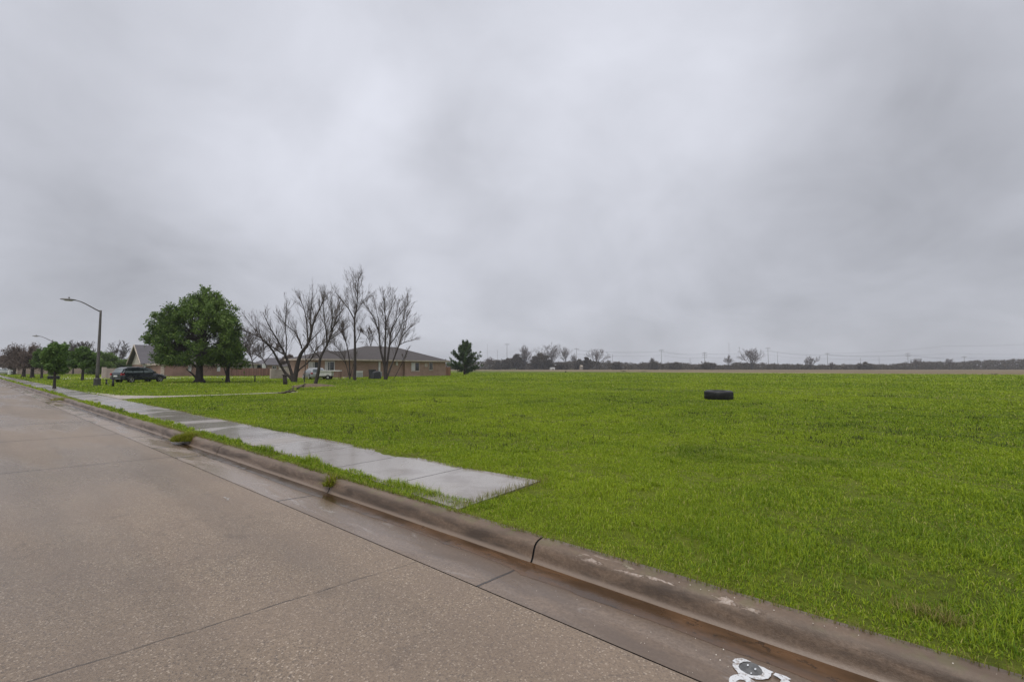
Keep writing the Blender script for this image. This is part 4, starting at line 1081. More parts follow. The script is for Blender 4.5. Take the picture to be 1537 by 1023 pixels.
def window(root, fr, u0, v0, u1, v1, y=0.0, frame='trim_beige', curtain=.0, sill=True, w=.09):
    a0, z1 = fr.hit(u0, v0, y); a1, z0 = fr.hit(u1, v1, y)
    mb = MB()
    mb.box((a0 - w, y - .06, z0 - w), (a0, y + .04, z1 + w)); mb.box((a1, y - .06, z0 - w), (a1 + w, y + .04, z1 + w))
    mb.box((a0, y - .06, z1), (a1, y + .04, z1 + w)); mb.box((a0, y - .06, z0 - w), (a1, y + .04, z0))
    mid = (a0 + a1) / 2; mb.box((mid - .025, y - .05, z0), (mid + .025, y + .03, z1))
    if sill: mb.box((a0 - w - .05, y - .12, z0 - w - .07), (a1 + w + .05, y - .062, z0 - w))
    f = mb.build('window', frame, root)
    mb = MB(); mb.box((a0, y - .02, z0), (a1, y - .012, z1)); mb.build('pane', 'window_glass', f)
    if curtain:
        mb = MB(); xx = np.linspace(a0 + .03, a0 + (a1 - a0) * curtain, 18)
        V = []; 
        for i, x in enumerate(xx): V += [(x, y - .028 + .006 * math.sin(i * 1.9), z0 + .03), (x, y - .028 + .006 * math.sin(i * 1.9), z1 - .02)]
        mb.add(V, [(2 * i, 2 * i + 2, 2 * i + 3, 2 * i + 1) for i in range(len(xx) - 1)]); mb.build('curtain', 'curtain', f)
    return f

# A: brick house with the long brown hip roof
fA = Frame(462, 568.0)
aR, _ = fA.hit(669, 564); LA = aR
rA = fA.root('brick_house', 'low tan brick house with a long brown hipped roof behind the bare trees', 'house')
eA = 2.62
stepa, _ = fA.hit(607.5, 560)
mb = MB(); mb.box((stepa, 0, 0), (LA, 12.5, eA - .1)); mb.box((0, .35, 0), (stepa - .003, 5.4, eA - .1)); mb.box((6.2, 5.403, 0), (stepa - .003, 12.5, eA - .1)); mb.build('wall', 'brick_tan', rA)
mb = MB(); hip_roof(mb, 5.0, LA + .5, -.5, 13.5, eA, 5.0, 13.0, 18.6, 7.0); mb.build('roof', 'shingle_brown', rA)
mb = MB(); hip_roof(mb, -.5, 10.5, -.45, 6.0, eA + .003, 3.85, 3.8, 9.0, 2.9); mb.build('roof', 'shingle_brown', rA)
mb = MB(); mb.box((-.55, -.55, eA - .18), (LA + .5, -.503, eA + .01)); mb.box((LA + .502, -.55, eA - .18), (LA + .55, 13.5, eA + .01)); mb.box((-.55, -.5, eA - .18), (-.503, 6.0, eA + .01)); mb.build('fascia', 'trim_beige', rA)
mb = MB(); mb.box((-.5, -.5, eA - .19), (LA + .5, 0.3, eA - .17)); mb.build('soffit', 'trim_beige', rA)
window(rA, fA, 464, 544, 471, 555.5, .35, 'trim_white', .9)
window(rA, fA, 488.5, 542.8, 501, 555.3, .35, 'trim_white', .3)
window(rA, fA, 617.5, 544.2, 628.5, 556, 0, 'trim_beige', .5)
window(rA, fA, 644.5, 544.2, 649, 554.5, 0, 'trim_beige')
a0, z1 = fA.hit(472, 543.3, .35); a1, z0 = fA.hit(478.5, 557, .35)
mb = MB(); mb.box((a0, .28, 0), (a1, .35, z1)); d_ = mb.build('door', 'plastic_dark', rA)
mb = MB(); mb.box((a1 - .14, .22, 1.0), (a1 - .09, .28, 1.12)); mb.build('handle', 'chrome', d_)
a0, z1 = fA.hit(637.5, 545, 0); a1, z0 = fA.hit(641.5, 550.5, 0)
mb = MB(); mb.box((a0, -.05, z0), (a1, 0, z1))
for k in range(4): mb.box((a0 + .03, -.065, z0 + .06 + k * (z1 - z0 - .08) / 4), (a1 - .03, -.05, z0 + .10 + k * (z1 - z0 - .08) / 4))
mb.build('vent', 'trim_beige', rA)
a0, z1 = fA.hit(568, 542.5, .3); a1, z0 = fA.hit(570.2, 559, .3)
mb = MB(); mb.box((a0, .18, z0), (a1, .35, z1)); mb.build('downpipe', 'trim_white', rA)
a0, z1 = fA.hit(594.5, 543, .3); a1, z0 = fA.hit(596.3, 547.5, .3)
mb = MB(); mb.box((a0, .2, z0), (a1, .35, z1)); mb.box((a0 - .05, .22, z0 - .05), (a1 + .05, .34, z0 + .12)); mb.build('wall_lamp', 'trim_white', rA)
a0, z1 = fA.hit(598, 565.6, -1.0); a1, _ = fA.hit(634, 566.2, -1.0)
mb = MB(); mb.box((a0, -1.2, 0.0), (a1, -.02, .14)); mb.build('step', 'path_concrete', rA)
fH = Frame(430.5, 565.4); aH, _ = fH.hit(455, 564)
rH = fH.root('garage', 'small white garage half hidden behind the stems of the wide bare tree', 'garage')
mb = MB(); mb.box((0, 0, 0), (aH, 3.0, 1.62)); mb.build('wall', 'siding_pale', rH)
mb = MB(); hip_roof(mb, -.2, aH + .2, -.25, 3.2, 1.63, 2.3, 1.2, aH - 1.2); mb.build('roof', 'shingle_brown', rH)
mb = MB()
for k in range(4): mb.box((.35, -.06 - .004 * (k % 2), .02 + k * .36), (aH - .35, -.003, .37 + k * .36))
mb.build('garage_door', 'trim_white', rH)
# things standing in front of house A
def cabinet(u0, v0, u1, v1, y, depth, label, mat, cat, name):
    a0, z1 = fA.hit(u0, v0, y); a1, _ = fA.hit(u1, v1, y); b = fA.world(a0, y, 0)
    root = empty(name, b, N_ROT, label, cat)
    w = a1 - a0
    mb = MB(); mb.box((0, 0, .05), (w, depth, z1)); mb.build('housing', mat, root)
    mb = MB(); mb.box((-.03, -.03, z1 + .001), (w + .03, depth + .03, z1 + .05)); mb.build('lid', mat, root)
    mb = MB()
    for k in range(8): z = .15 + k * (z1 - .25) / 8; mb.box((.06, -.02, z), (w - .06, -.001, z + .025))
    mb.build('grille', 'metal_dark', root)
    return root
cabinet(566, 558, 573, 566, -.9, .8, 'pale grey air conditioning unit below the white downpipe', 'plastic_grey', 'air conditioner', 'air_conditioner')
cabinet(535, 557, 544.5, 567.5, -1.5, .7, 'white utility cabinet left of the dark bin at the brick house', 'trim_white', 'cabinet', 'utility_cabinet')
cabinet(517.5, 566, 521, 569.5, -2.0, .5, 'small pale box on the ground right of the white trailer', 'trim_beige', 'box', 'storage_box')
def bin_(u, v, h, w, label):
    p = G(u, v); root = empty('wheeled_bin', (p.x, p.y, .1), N_ROT, label, 'bin')
    mb = MB(); a, b = w * .4, w * .5
    mb.add([(-a, -a, .05), (a, -a, .05), (a, a, .05), (-a, a, .05), (-b, -b, h), (b, -b, h), (b, b, h), (-b, b, h)], [(3, 2, 1, 0), (4, 5, 6, 7), (0, 1, 5, 4), (1, 2, 6, 5), (2, 3, 7, 6), (3, 0, 4, 7)]); mb.build('bin_body', 'plastic_dark', root)
    mb = MB(); mb.box((-b - .03, -b - .05, h + .002), (b + .03, b + .03, h + .06)); mb.build('lid', 'plastic_dark', root)
    for s_ in (-1, 1): mb = MB(); mb.lathe([(.001, -.03), (.11, -.03), (.11, .03), (.001, .03)], 12, 'y', (s_ * a, a, .11)); mb.build('wheel', 'tyre_rubber', root)
bin_(558.5, 568.6, 1.15, .62, 'tall dark wheeled bin against the brick house')
p = G(564.5, 569); root = empty('covered_grill', (p.x, p.y, .1), N_ROT, 'dark covered barbecue beside the wheeled bin', 'barbecue')
mb = MB(); mb.add([(-.55, -.3, .12), (.55, -.3, .12), (.55, .3, .12), (-.55, .3, .12), (-.45, -.25, .85), (.4, -.25, .95), (.4, .25, .95), (-.45, .25, .85), (-.2, 0, 1.02), (.25, 0, 1.08)], [(3, 2, 1, 0), (0, 1, 5, 4), (1, 2, 6, 5), (2, 3, 7, 6), (3, 0, 4, 7), (4, 5, 9, 8), (6, 7, 8, 9), (5, 6, 9), (7, 4, 8)]); mb.build('cover', 'metal_dark', root)
for x in (-.45, .45):
    for y in (-.2, .2): mb = MB(); mb.box((x - .03, y - .03, 0), (x + .03, y + .03, .12)); mb.build('leg', 'black_iron', root)
# wooden fence at its right end
def fence(name, fr, a0, a1, y, h, mat, label, cap=None, post='wood_red', step=2.4, kind_='fence'):
    root = empty(name, fr.world(a0, y, 0), fr.ang, label, kind_)
    w = a1 - a0
    if mat.startswith('wood'):
        mb = MB(); x = 0.0
        while x < w:
            hh = h + rnd.uniform(-.02, .02); mb.box((x, -.02, .03), (min(x + .137, w), 0.0, hh)); x += .143
        mb.build('boards', mat, root)
        for z in (.35, h - .3): mb = MB(); mb.box((0, .002, z), (w, .05, z + .09)); mb.build('rail', mat, root)
    else:
        mb = MB(); mb.box((0, 0, 0), (w, .2, h)); mb.build('wall_panel', mat, root)
        mb = MB(); mb.box((-.02, -.04, h + .002), (w + .02, .24, h + .08)); mb.build('coping', cap or mat, root)
    x = 0.0
    while x <= w + .01:
        mb = MB(); mb.box((x - .06, .06, 0), (x + .06, .18, h + .05)) if mat.startswith('wood') else mb.box((x - .22, -.12, 0), (x + .22, .32, h + .22)); mb.build('post', mat if not mat.startswith('wood') else 'wood_red', root); x += step
    return root
a0 = LA + .05
fence('wooden_fence', fA, a0, a0 + 1.6, .6, 1.55, 'wood_orange', 'short orange brown board fence between the brick house and the evergreen', step=.8)
# B: gable house at the left
fB = Frame(216, Y=80)
rB = fB.root('gable_house', 'tall gabled house with pale siding and a steep grey roof behind the parked car', 'house')
WB, LB = 9.0, 11.0
eB, pB = 2.55, PY(206, 517.3, 83.2).z - .1
mb = MB(); mb.box((.02, .02, 0), (LB, WB, 2.5)); mb.build('wall', 'brick_red', rB)
mb = MB(); mb.add([(0, 0, 2.0), (0, WB, 2.0), (0, WB / 2, pB - .15), (.35, 0, 2.0), (.35, WB, 2.0), (.35, WB / 2, pB - .15)], [(0, 1, 2), (5, 4, 3), (0, 2, 5, 3), (2, 1, 4, 5), (0, 3, 4, 1)]); mb.build('gable', 'siding_pale', rB)
mb = MB(); t_ = .14
for (ya, yb) in ((-.55, WB / 2), (WB + .55, WB / 2)):
    za = eB - .35; mb.add([(-.6, ya, za), (LB, ya, za), (LB, yb, pB), (-.6, yb, pB), (-.6, ya, za - t_), (LB, ya, za - t_), (LB, yb, pB - t_), (-.6, yb, pB - t_)], [(0, 1, 2, 3), (7, 6, 5, 4), (0, 4, 5, 1), (1, 5, 6, 2), (3, 2, 6, 7), (0, 3, 7, 4)])
mb.build('roof', 'shingle_grey', rB)
mb = MB()
for (ya, yb) in ((-.6, WB / 2), (WB + .6, WB / 2)):
    za = eB - .40; mb.add([(-.72, ya, za + .04), (-.605, ya, za + .04), (-.605, yb, pB + .03), (-.72, yb, pB + .03), (-.72, ya, za - .24), (-.605, ya, za - .24), (-.605, yb, pB - .26), (-.72, yb, pB - .26)], [(0, 1, 2, 3), (7, 6, 5, 4), (0, 4, 5, 1), (1, 5, 6, 2), (3, 2, 6, 7), (0, 3, 7, 4)])
mb.build('bargeboard', 'trim_beige', rB)
mb = MB(); mb.box((0, -.64, 1.95), (LB, -.552, 2.18)); mb.build('gutter_board', 'trim_beige', rB)
mb = MB(); mb.box((-.2, -.3, 1.72), (3.2, .01, 1.95)); mb.build('porch_beam', 'trim_white', rB)
for x in (0.0, 3.1): mb = MB(); mb.box((x, -.25, 0), (x + .2, -.05, 1.72)); mb.build('porch_post', 'trim_white', rB)
window(rB, fB, 228, 549, 233, 557, 0.0, 'trim_white', .4, w=.07)
# C: long low brick building
fC = Frame(243, 565.8); aC, _ = fC.hit(346, 564)
rC = fC.root('brick_outbuilding', 'long low brick building with a pale fascia behind the large green tree', 'house')
mb = MB(); mb.box((0, 0, 0), (aC, 7, 1.95)); mb.build('wall', 'brick_red', rC)
mb = MB(); hip_roof(mb, -.3, aC + .3, -.45, 7.4, 2.06, 3.5, 3.0, aC - 3.0); mb.build('roof', 'shingle_dark', rC)
mb = MB(); fascia(mb, -.3, aC + .3, -.45, 7.4, 2.05, .22); mb.build('fascia', 'trim_beige', rC)
for u in (284.6, 328, 243.8):
    a_, _ = fC.hit(u, 555); mb = MB(); mb.box((a_ - .22, -.10, .85 if u > 250 else 0), (a_ + .22, -.002, 1.83)); mb.build('pilaster', 'trim_white' if u > 250 else 'trim_beige', rC)
# D: pale sided house behind the wooden fence
fD = Frame(338, Y=98)
rD = fD.root('pale_house', 'pale sided house with a dark hipped roof behind the reddish board fence', 'house')
aD, _ = fD.hit(386, 550)
mb = MB(); mb.box((0, 0, 0), (aD, 7, 2.25)); mb.build('wall', 'siding_pale', rD)
apx, _ = fD.hit(354, 540, 4)
mb = MB(); hip_roof(mb, -3.0, aD + .5, -.5, 7.6, 2.28, 3.75, -.5, apx); mb.build('roof', 'shingle_dark', rD)
mb = MB(); fascia(mb, -3.0, aD + .5, -.5, 7.6, 2.27, .2); mb.build('fascia', 'trim_beige', rD)
window(rD, fD, 359, 547.6, 365, 550.6, 0, 'trim_white', w=.08); window(rD, fD, 371, 547.6, 376, 550.6, 0, 'trim_white', w=.08)
# G: grey roofed house further right
fG = Frame(398, Y=110)
rG = fG.root('grey_house', 'grey roofed house half hidden behind the board fence and stems', 'house')
mb = MB(); mb.box((0, 0, 0), (9.5, 7, 2.1)); mb.build('wall', 'brick_tan', rG)
mb = MB(); hip_roof(mb, -1.2, 10, -.5, 7.6, 2.12, 3.9, 2.0, 5.0); mb.build('roof', 'shingle_grey', rG)
mb = MB(); mb.box((-.9, -1.0, 0), (-.3, -.4, 2.35)); mb.build('chimney', 'trim_white', rG)
window(rG, fG, 409, 549.5, 414, 553, 0, 'trim_white', w=.08)
# fences and masonry walls
fE = Frame(346, 565.2); aE, _ = fE.hit(409, 565)
fence('wooden_fence', fE, .1, aE, 0, 1.36, 'wood_red', 'long reddish brown board fence behind the thin post')
fW = Frame(409, 568.8); aW, _ = fW.hit(429, 560)
fence('masonry_wall', fW, 0, aW, 0, 1.12, 'block_pale', 'short pale block wall left of the wide bare tree', step=aW, kind_='wall')
fL = Frame(156, 568.3); aL, _ = fL.hit(176, 560)
fence('masonry_wall', fL, 0, aL + 1.5, 0, 1.28, 'block_pale', 'pale block wall directly behind the parked dark car', step=2.2, kind_='wall')
fX = Frame(26, 561.2, ang=math.radians(26)); aX, _ = fX.hit(156, 555)
fence('masonry_wall', fX, 0, aX, 0, 1.5, 'block_beige', 'long pinkish block wall behind the young green trees', step=6.0, kind_='wall')
root = None

# ------------------------------------------------------------------ vehicles
def loft(secs, closed_ends=True):
    mb = MB(); K = len(secs[0]); vs = [p for s_ in secs for p in s_]; fs = []
    for i in range(len(secs) - 1):
        for q in range(K): q2 = (q + 1) % K; fs.append((i * K + q, i * K + q2, (i + 1) * K + q2, (i + 1) * K + q))
    if closed_ends: fs += [tuple(range(K - 1, -1, -1)), tuple((len(secs) - 1) * K + q for q in range(K))]
    mb.add(vs, fs); return mb
def make_wagon(loc, rz, label, paint, H=1.5, Lc=4.55, van=False):
    root = empty('parked_car', loc, rz, label, 'car')
    hw = .88
    # (x, z low, z belt, half width)
    st = [(-2.27, .42, .80, .70), (-2.22, .30, .92, .80), (-1.95, .26, .96, .86), (-1.0, .25, .95, hw), (0, .25, .92, hw), (.95, .25, .89, hw), (1.35, .26, .84, .87), (1.85, .28, .76, .83), (2.15, .33, .68, .74), (2.27, .40, .60, .60)]
    secs = []
    for x, zl, zb, w in st:
        ring = [(x, -w * .88, zl), (x, -w, zl + .10), (x, -w * 1.0, (zl + zb) / 2), (x, -w * .97, zb - .07), (x, -w * .88, zb), (x, -w * .4, zb + .025), (x, w * .4, zb + .025), (x, w * .88, zb), (x, w * .97, zb - .07), (x, w, (zl + zb) / 2), (x, w, zl + .10), (x, w * .88, zl)]
        secs.append(ring)
    body = loft(secs).build('body', paint, root, smooth=False)
    # greenhouse
    gs = [(-2.17, .93, .93, .74), (-1.90, .92, H - .14, .66), (-1.60, .92, H - .03, .62), (-.6, .90, H, .62), (.25, .88, H - .03, .61), (.62, .87, H - .14, .62), (1.28, .85, .86, .72)]
    secs = []
    for x, zb, zt, w in gs:
        wb = .84 if x < 1.2 else .80
        secs.append([(x, -wb, zb - .02), (x, -(wb + w) / 2 - .02, zb + (zt - zb) * .6), (x, -w, zt - .02), (x, -w * .6, zt), (x, w * .6, zt), (x, w, zt - .02), (x, (wb + w) / 2 + .02, zb + (zt - zb) * .6), (x, wb, zb - .02)])
    loft(secs).build('cabin', paint, root)
    def sidewin(poly, name='side_window'):
        for s_ in (-1, 1):
            mb = MB(); pts = []
            for x, f in poly:
                zb, zt = .93, H - .10
                z = zb + (zt - zb) * f; y = (.862 - (.862 - .665) * f ** 1.15) * s_
                pts.append((x, y, z))
            inner = [(x, y - .02 * s_, z) for x, y, z in pts]; n = len(pts)
            mb.add(pts + inner, [tuple(range(n)), tuple(range(2 * n - 1, n - 1, -1))] + [(i, (i + 1) % n, n + (i + 1) % n, n + i) for i in range(n)]); mb.build(name, 'car_glass', root)
    sidewin([(-1.97, .05), (-1.26, .05), (-1.26, .95), (-1.65, .9), (-1.82, .6)])
    sidewin([(-1.18, .05), (-.22, .05), (-.22, 1.0), (-1.18, .96)])
    sidewin([(-.14, .05), (1.0, .02), (.62, .6), (.28, .95), (-.14, 1.0)])
    mb = MB(); mb.add([(1.22, -.70, .90), (1.22, .70, .90), (.66, .58, H - .14), (.66, -.58, H - .14), (1.19, -.70, .87), (1.19, .70, .87), (.6, .58, H - .18), (.6, -.58, H - .18)], [(0, 1, 2, 3), (7, 6, 5, 4), (0, 3, 7, 4), (1, 5, 6, 2)]); mb.build('windscreen', 'car_glass', root)
    mb = MB(); mb.add([(-2.20, -.66, .97), (-2.20, .66, .97), (-1.96, .58, H - .17), (-1.96, -.58, H - .17), (-2.1, -.66, .95), (-2.1, .66, .95), (-1.9, .58, H - .2), (-1.9, -.58, H - .2)], [(3, 2, 1, 0), (4, 5, 6, 7), (0, 4, 7, 3), (1, 2, 6, 5), (2, 3, 7, 6)]); mb.build('rear_window', 'car_glass', root)
    for s_ in (-1, 1):
        mb = MB(); mb.box((-2.30, s_ * .60 - (.20 if s_ < 0 else 0), .72), (-2.03, s_ * .60 + (.20 if s_ > 0 else 0) + (0), .92)); 
        mb.v = [(x, y + s_ * .075, z) for x, y, z in mb.v]; mb.build('taillight', 'tail_red', root)
        mb = MB(); mb.box((1.98, min(s_ * .5, s_ * .80), .58), (2.235, max(s_ * .5, s_ * .80), .70)); mb.build('headlight', 'lamp_lens', root)
        mb = MB(); mb.box((.72, s_ * .86 - .02, .93), (.92, s_ * 1.02, 1.06)) if s_ > 0 else mb.box((.72, -1.02, .93), (.92, -.84, 1.06)); mb.build('mirror', paint, root)
        mb = MB(); mb.box((-1.3, s_ * .885 - .01, .52), (1.0, s_ * .885 + .01, .56)); mb.build('side_moulding', 'car_black_trim', root)
        for xh in (-.4, .75): mb = MB(); mb.box((xh - .45, s_ * .868 - .012, .79), (xh - .28, s_ * .868 + .018, .82)); mb.build('door_handle', 'car_black_trim', root)
        for xw in (-1.42, 1.42):
            mb = MB(); mb.lathe([(.001, 0), (.385, 0), (.385, .02), (.001, .02)], 22, 'y', (xw, s_ * .885 - .01, .36)); mb.build('wheel_well_shade', 'car_black_trim', root)  # dark disc over the body side imitates the shaded wheel hollow
            mb = MB(); mb.lathe([(.17, -.09), (.30, -.10), (.325, -.06), (.325, .06), (.30, .10), (.17, .09)], 28, 'y', (xw, s_ * .83, .325), closed=True); w_ = mb.build('wheel', 'tyre_rubber', root, smooth=True)
            mb = MB(); mb.lathe([(.001, .05), (.05, .06), (.06, .03), (.17, .03), (.21, .085), (.215, .05), (.20, -.02), (.001, -.02)] if s_ > 0 else [(.001, -.05), (.05, -.06), (.06, -.03), (.17, -.03), (.21, -.085), (.215, -.05), (.20, .02), (.001, .02)], 22, 'y', (xw, s_ * .86, .325)); r_ = mb.build('rim', 'wheel_rim', w_)
            mb = MB()
            for k in range(5):
                a = k * 1.2566; mb.tube([(xw + .05 * math.cos(a), s_ * .925, .325 + .05 * math.sin(a)), (xw + .19 * math.cos(a), s_ * .93, .325 + .19 * math.sin(a))], .022, 5)
            mb.v = [(x, y, z) for x, y, z in mb.v]; w_  # spokes belong to the rim mesh's look
            mb.build('spokes', 'wheel_rim', w_)
    mb = MB(); mb.box((-2.33, -.78, .36), (-2.20, .78, .58)); mb.build('rear_bumper', paint, root)
    mb = MB(); mb.box((2.16, -.62, .32), (2.31, .62, .52)); mb.build('front_bumper', paint, root)
    mb = MB(); mb.box((-2.345, -.26, .60), (-2.29, .26, .72)); mb.build('number_plate', 'white_car', root)
    if not van:
        for s_ in (-1, 1): mb = MB(); mb.tube([(-1.6, s_ * .54, H - .01), (-1.4, s_ * .54, H + .05), (0, s_ * .54, H + .06), (.2, s_ * .54, H)], .018, 6); mb.build('roof_rail', 'car_black_trim', root)
    return root
p = G(209.5, 573.4)
c1 = make_wagon((p.x, p.y, .10), math.atan2(.93, .36), 'dark blue estate car parked on the grass beside the large green tree', 'car_dark')
c1.scale = (.88, 1, 1)
c2 = make_wagon((0, 0, 0), 0, 'silver car parked before the brick house behind the leaning bare tree', 'silver_paint', 1.55)
p = G(471, 568.6); c2.scale = (.9, 1, .92); c2.location = (p.x, p.y, .1); c2.rotation_euler = (0, 0, math.atan2(D.y, D.x) - .2)
c3 = make_wagon((0, 0, 0), 0, 'white car seen small at the far left end of the road', 'white_car', 1.5)
p = G(1, 561.4); c3.location = (p.x, p.y, .1); c3.rotation_euler = (0, 0, math.atan2(N.y, N.x) + .3)
# white utility trailer
p = G(495, 569.3); root = empty('utility_trailer', (p.x, p.y, .1), math.radians(12), 'white flat topped trailer on wheels before the brick house', 'trailer')
w = 31 / F * p.y
mb = MB(); mb.box((-w * .5, -.8, .48), (w * .12, .8, 1.0)); mb.build('trailer_body', 'trim_white', root)
mb = MB(); mb.box((-w * .5 - .06, -.86, 1.002), (w * .5, .86, 1.12)); mb.build('deck', 'trim_white', root)
mb = MB(); mb.box((-w * .42, -.7, .38), (w * .1, .7, .478)); mb.build('chassis', 'metal_dark', root)
for s_ in (-1, 1):
    mb = MB(); mb.lathe([(.12, -.08), (.29, -.09), (.31, 0), (.29, .09), (.12, .08)], 20, 'y', (-.1, s_ * .72, .31), closed=True); k_ = mb.build('wheel', 'tyre_rubber', root, smooth=True)
    mb = MB(); mb.lathe([(.001, s_ * .05), (.13, s_ * .04), (.13, 0)], 14, 'y', (-.1, s_ * .74, .31)); mb.build('hub', 'wheel_rim', k_)
    mb = MB(); mb.box((w * .5 - .14, s_ * .7 - .05, 0), (w * .5 - .04, s_ * .7 + .05, 1.0)); mb.build('support_leg', 'wood_red', root)

# ------------------------------------------------------------------ posts, stump, mound, small far things
def post(u, v, vtop, r, label, mat='black_iron', name='short_post', lean=(0, 0)):
    p = G(u, v); H = PY(u, vtop, p.y).z - .1
    root = empty(name, (p.x, p.y, .08), 0, label, 'post')
    mb = MB(); mb.tube([(0, 0, 0), (lean[0] * .5, 0, H * .5), (lean[0], lean[1], H)], [r * 1.1, r, r * .9], 8); mb.build('shaft', mat, root, smooth=True)
    mb = MB(); mb.lathe([(.001, .05), (r * 1.3, .03), (r * 1.4, -.03), (.001, -.04)], 10, c=(lean[0], lean[1], H)); mb.build('cap', mat, root)
    return root, p, H
r1, pa_, ha = post(159.5, 577, 569.5, .06, 'short dark post left of the pair beside the street lamp')
r2, pb_, hb = post(169.5, 580.3, 567, .07, 'taller dark post of the pair in front of the parked car')
mb = MB(); A_ = pa_ + Vector((0, 0, ha - .15)); B_ = pb_ + Vector((0, 0, hb - .3)); P_ = []
for i in range(13): t = i / 12; q = A_.lerp(B_, t); q.z -= 4 * t * (1 - t) * .32; P_.append(q)
mb.tube(P_, .014, 5); o = mb.build('chain', 'black_iron'); tag(o, 'sagging dark chain hung between the two short posts', 'chain')
post(382.5, 573, 563.5, .055, 'thin dark post alone in the grass before the board fence')
post(428.5, 577, 562, .16, 'thick dark stump post beside the wide bare tree', 'bark_dark', 'tree_stump', (-.1, 0))
post(334 / 1.0, 571, 567.5, .05, 'tiny stub post between the two green trees')
p = PY(14.5, 552, 98); root = empty('white_pillar', (p.x, p.y, .1), 0, 'white square pillar at the far left end of the road', 'pillar')
mb = MB(); mb.box((-.17, -.17, 0), (.17, .17, 1.45)); mb.build('shaft', 'trim_white', root); mb = MB(); mb.box((-.22, -.22, 1.452), (.22, .22, 1.55)); mb.build('cap', 'trim_white', root)
# mound of bare earth with a fallen branch
pm = G(468, 579.5); V = []; n1, n2 = 26, 10
for i in range(n1):
    a = 2 * math.pi * i / n1
    for j in range(n2):
        f = j / (n2 - 1); rr = f * (1 + .18 * math.sin(3 * a + 1) + .1 * math.sin(7 * a)); x = math.cos(a) * 1.5 * rr; y = math.sin(a) * 1.7 * rr
        V.append((x, y, .22 * (1 - f ** 2) + .02 * float(fbm(np.array(x * 3 + 20), np.array(y * 3 + 20))) - .015 * f))
mb = MB(); mb.add(V, [(i * n2 + j, i * n2 + j + 1, ((i + 1) % n1) * n2 + j + 1, ((i + 1) % n1) * n2 + j) for i in range(n1) for j in range(n2 - 1)])
o = mb.build('earth_mound', 'dirt', smooth=True); o.location = (pm.x, pm.y, .11); tag(o, 'low mound of bare brown earth around the leaning bare tree', 'earth mound')
for (u0, v0, u1, v1, r, lab) in ((446, 583.2, 458, 576.5, .06, 'fallen branch leaning off the bare earth mound'), (418, 590, 444, 586, .07, 'dark log lying in the grass at the end of the footpath')):
    a, b = G(u0, v0, .14), G(u1, v1, .3); m_ = a.lerp(b, .5); mb = MB(); rg = random.Random(u0)
    pts = [a.lerp(b, i / 6) - a + Vector((0, 0, rg.uniform(-.03, .05))) for i in range(7)]
    mb.tube(pts, [r * (1 - .08 * i) for i in range(7)], 7)
    mb.tube([pts[3], pts[3] + Vector((.3, .2, .22))], [r * .5, r * .25], 5); mb.tube([pts[5], pts[5] + Vector((-.1, .3, .25))], [r * .45, r * .2], 5)
    o = mb.build('fallen_branch', 'bark_brown', smooth=True); o.location = a; tag(o, lab, 'branch')
def shed(u, Y, wpx, h, label, mat='trim_white'):
    p = PY(u, 552, Y); w = wpx / F * Y; root = empty('small_shed', (p.x, p.y, .1), .3, label, 'shed')
    mb = MB(); mb.box((-w / 2, -1.5, 0), (w / 2, 1.5, h * .75)); mb.build('wall', mat, root)
    mb = MB(); mb.add([(-w / 2 - .2, -1.7, h * .752), (w / 2 + .2, -1.7, h * .752), (w / 2 + .2, 1.7, h * .752), (-w / 2 - .2, 1.7, h * .752), (-w / 2, 0, h), (w / 2, 0, h)], [(0, 1, 5, 4), (1, 2, 5), (2, 3, 4, 5), (3, 0, 4), (3, 2, 1, 0)]); mb.build('roof', mat, root)
    mb = MB(); mb.box((-.5, -1.53, 0), (.4, -1.502, h * .6)); mb.build('door', 'metal_grey', root)
shed(829, 362, 6, 1.8, 'small white shed under the widest bare tree on the skyline')
shed(872.5, 365, 3, 3.6, 'narrow white hut between the skyline trees', 'trim_beige')
for u, w, vt in ((48, 26, 551), (96, 30, 550)):
    pass

# ------------------------------------------------------------------ air
mb = MB(); mb.box((-900, -120, -1.2), (1300, 1300, 26)); hz = mb.build('haze', 'litter_white'); tag(hz, kind='stuff', label='thin grey rain haze over the field', cat='haze')
m = bpy.data.materials.new('haze_air'); m.use_nodes = True; nt = m.node_tree; nt.nodes.clear()
out = nt.nodes.new('ShaderNodeOutputMaterial'); pv_ = nt.nodes.new('ShaderNodeVolumePrincipled')
pv_.inputs['Color'].default_value = (.86, .88, .93, 1); pv_.inputs['Density'].default_value = .00038
L(nt, pv_.outputs[0], out.inputs['Volume']); hz.data.materials.clear(); hz.data.materials.append(m)

# ------------------------------------------------------------------ sky and light
w = bpy.data.worlds.new('World'); scn.world = w; w.use_nodes = True; nt = w.node_tree; bg = nt.nodes['Background']
tc = nt.nodes.new('ShaderNodeTexCoord'); vd = tc.outputs['Generated']; x, y, z = sep(nt, vd)
zz = mth(nt, 'ADD', mth(nt, 'MAXIMUM', z, 0.0), .50)
cmb = nt.nodes.new('ShaderNodeCombineXYZ'); L(nt, mth(nt, 'DIVIDE', x, zz), cmb.inputs[0]); L(nt, mth(nt, 'DIVIDE', y, zz), cmb.inputs[1])
nA = noise(nt, cmb.outputs[0], 1.25, 5, .52, .6); nB = noise(nt, cmb.outputs[0], 3.6, 6, .55, .5)
val = mth(nt, 'ADD', mth(nt, 'MULTIPLY', mth(nt, 'SUBTRACT', nA, .5), .34), mth(nt, 'MULTIPLY', mth(nt, 'SUBTRACT', nB, .5), .16))
base = .498
def blob(u, v, rad, amp):
    global val
    d = ray(u, v).normalized(); n = nt.nodes.new('ShaderNodeVectorMath'); n.operation = 'DISTANCE'
    L(nt, nrm.outputs[0], n.inputs[0]); n.inputs[1].default_value = d
    val = mth(nt, 'ADD', val, mrange(nt, n.outputs['Value'], 0, rad, amp * .75, 0))
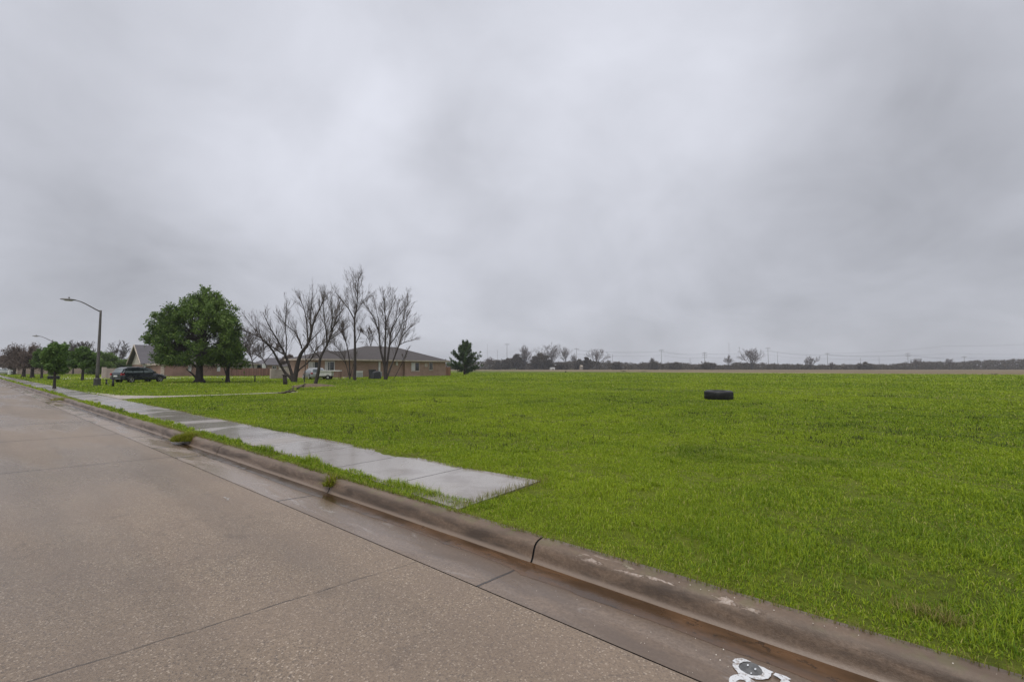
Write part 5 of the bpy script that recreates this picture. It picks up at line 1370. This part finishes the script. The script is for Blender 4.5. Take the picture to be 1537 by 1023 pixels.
nz = nt.nodes.new('ShaderNodeTexNoise'); nz.inputs['Scale'].default_value = 3.2; nz.inputs['Detail'].default_value = 4; L(nt, vd, nz.inputs['Vector'])
sb = nt.nodes.new('ShaderNodeVectorMath'); sb.operation = 'SUBTRACT'; L(nt, nz.outputs['Color'], sb.inputs[0]); sb.inputs[1].default_value = (.5, .5, .5)
scl = nt.nodes.new('ShaderNodeVectorMath'); scl.operation = 'SCALE'; L(nt, sb.outputs[0], scl.inputs[0]); scl.inputs['Scale'].default_value = .35
nrm = nt.nodes.new('ShaderNodeVectorMath'); nrm.operation = 'ADD'; L(nt, vd, nrm.inputs[0]); L(nt, scl.outputs[0], nrm.inputs[1])
for u, v, r_, a_ in ((610, 150, .24, .12), (450, 280, .34, .10), (380, 80, .42, .09), (1020, 160, .5, .09), (90, 260, .25, .08), (900, 30, .4, .06),
                    (660, 250, .26, -.06), (240, 330, .38, -.09), (60, 170, .35, -.10), (1300, 170, .5, -.07), (1480, 60, .4, -.05), (870, 280, .35, -.05), (430, 170, .2, -.05), (1350, 330, .5, -.07), (30, 330, .3, -.06)):
    blob(u, v, r_, a_)
val = mth(nt, 'ADD', val, base)
hor = mrange(nt, z, 0.0, .30, 1, 0)
val = mth(nt, 'SUBTRACT', val, mth(nt, 'MULTIPLY', hor, .06))
val = mth(nt, 'MAXIMUM', mth(nt, 'MINIMUM', val, .68), .29)
cc = nt.nodes.new('ShaderNodeCombineColor'); 
L(nt, mth(nt, 'MULTIPLY', val, 9.40), cc.inputs[0]); L(nt, mth(nt, 'MULTIPLY', val, 9.62), cc.inputs[1]); L(nt, mth(nt, 'MULTIPLY', val, 10.62), cc.inputs[2])
sky = nt.nodes.new('ShaderNodeTexSky'); sky.sky_type = 'NISHITA'; sky.sun_disc = False
EL, AZ = math.radians(68), math.radians(215)
sky.sun_elevation = EL; sky.sun_rotation = AZ
L(nt, mix(nt, .03, cc.outputs[0], sky.outputs[0]), bg.inputs['Color']); bg.inputs['Strength'].default_value = .1
ld = bpy.data.lights.new('sun', 'SUN'); ld.energy = 1.5; ld.angle = math.radians(35); ld.color = (1, .97, .93)
lo = bpy.data.objects.new('sun', ld); col.objects.link(lo)
sd = Vector((math.sin(AZ) * math.cos(EL), math.cos(AZ) * math.cos(EL), math.sin(EL)))
lo.rotation_euler = sd.to_track_quat('Z', 'Y').to_euler(); lo.location = (0, 0, 60)

cd = bpy.data.cameras.new('camera'); cam = bpy.data.objects.new('camera', cd); col.objects.link(cam)
cd.sensor_width = 36; cd.lens = 36 * F / 1537; cd.clip_end = 5000; cd.clip_start = .05
cam.location = (0, 0, CH); cam.rotation_euler = (math.pi / 2 + PITCH, 0, 0)
scn.camera = cam
scn.view_settings.view_transform = 'Standard'; scn.view_settings.look = 'None'; scn.view_settings.exposure = .4; scn.view_settings.gamma = 1
scn.cycles.volume_bounces = 0
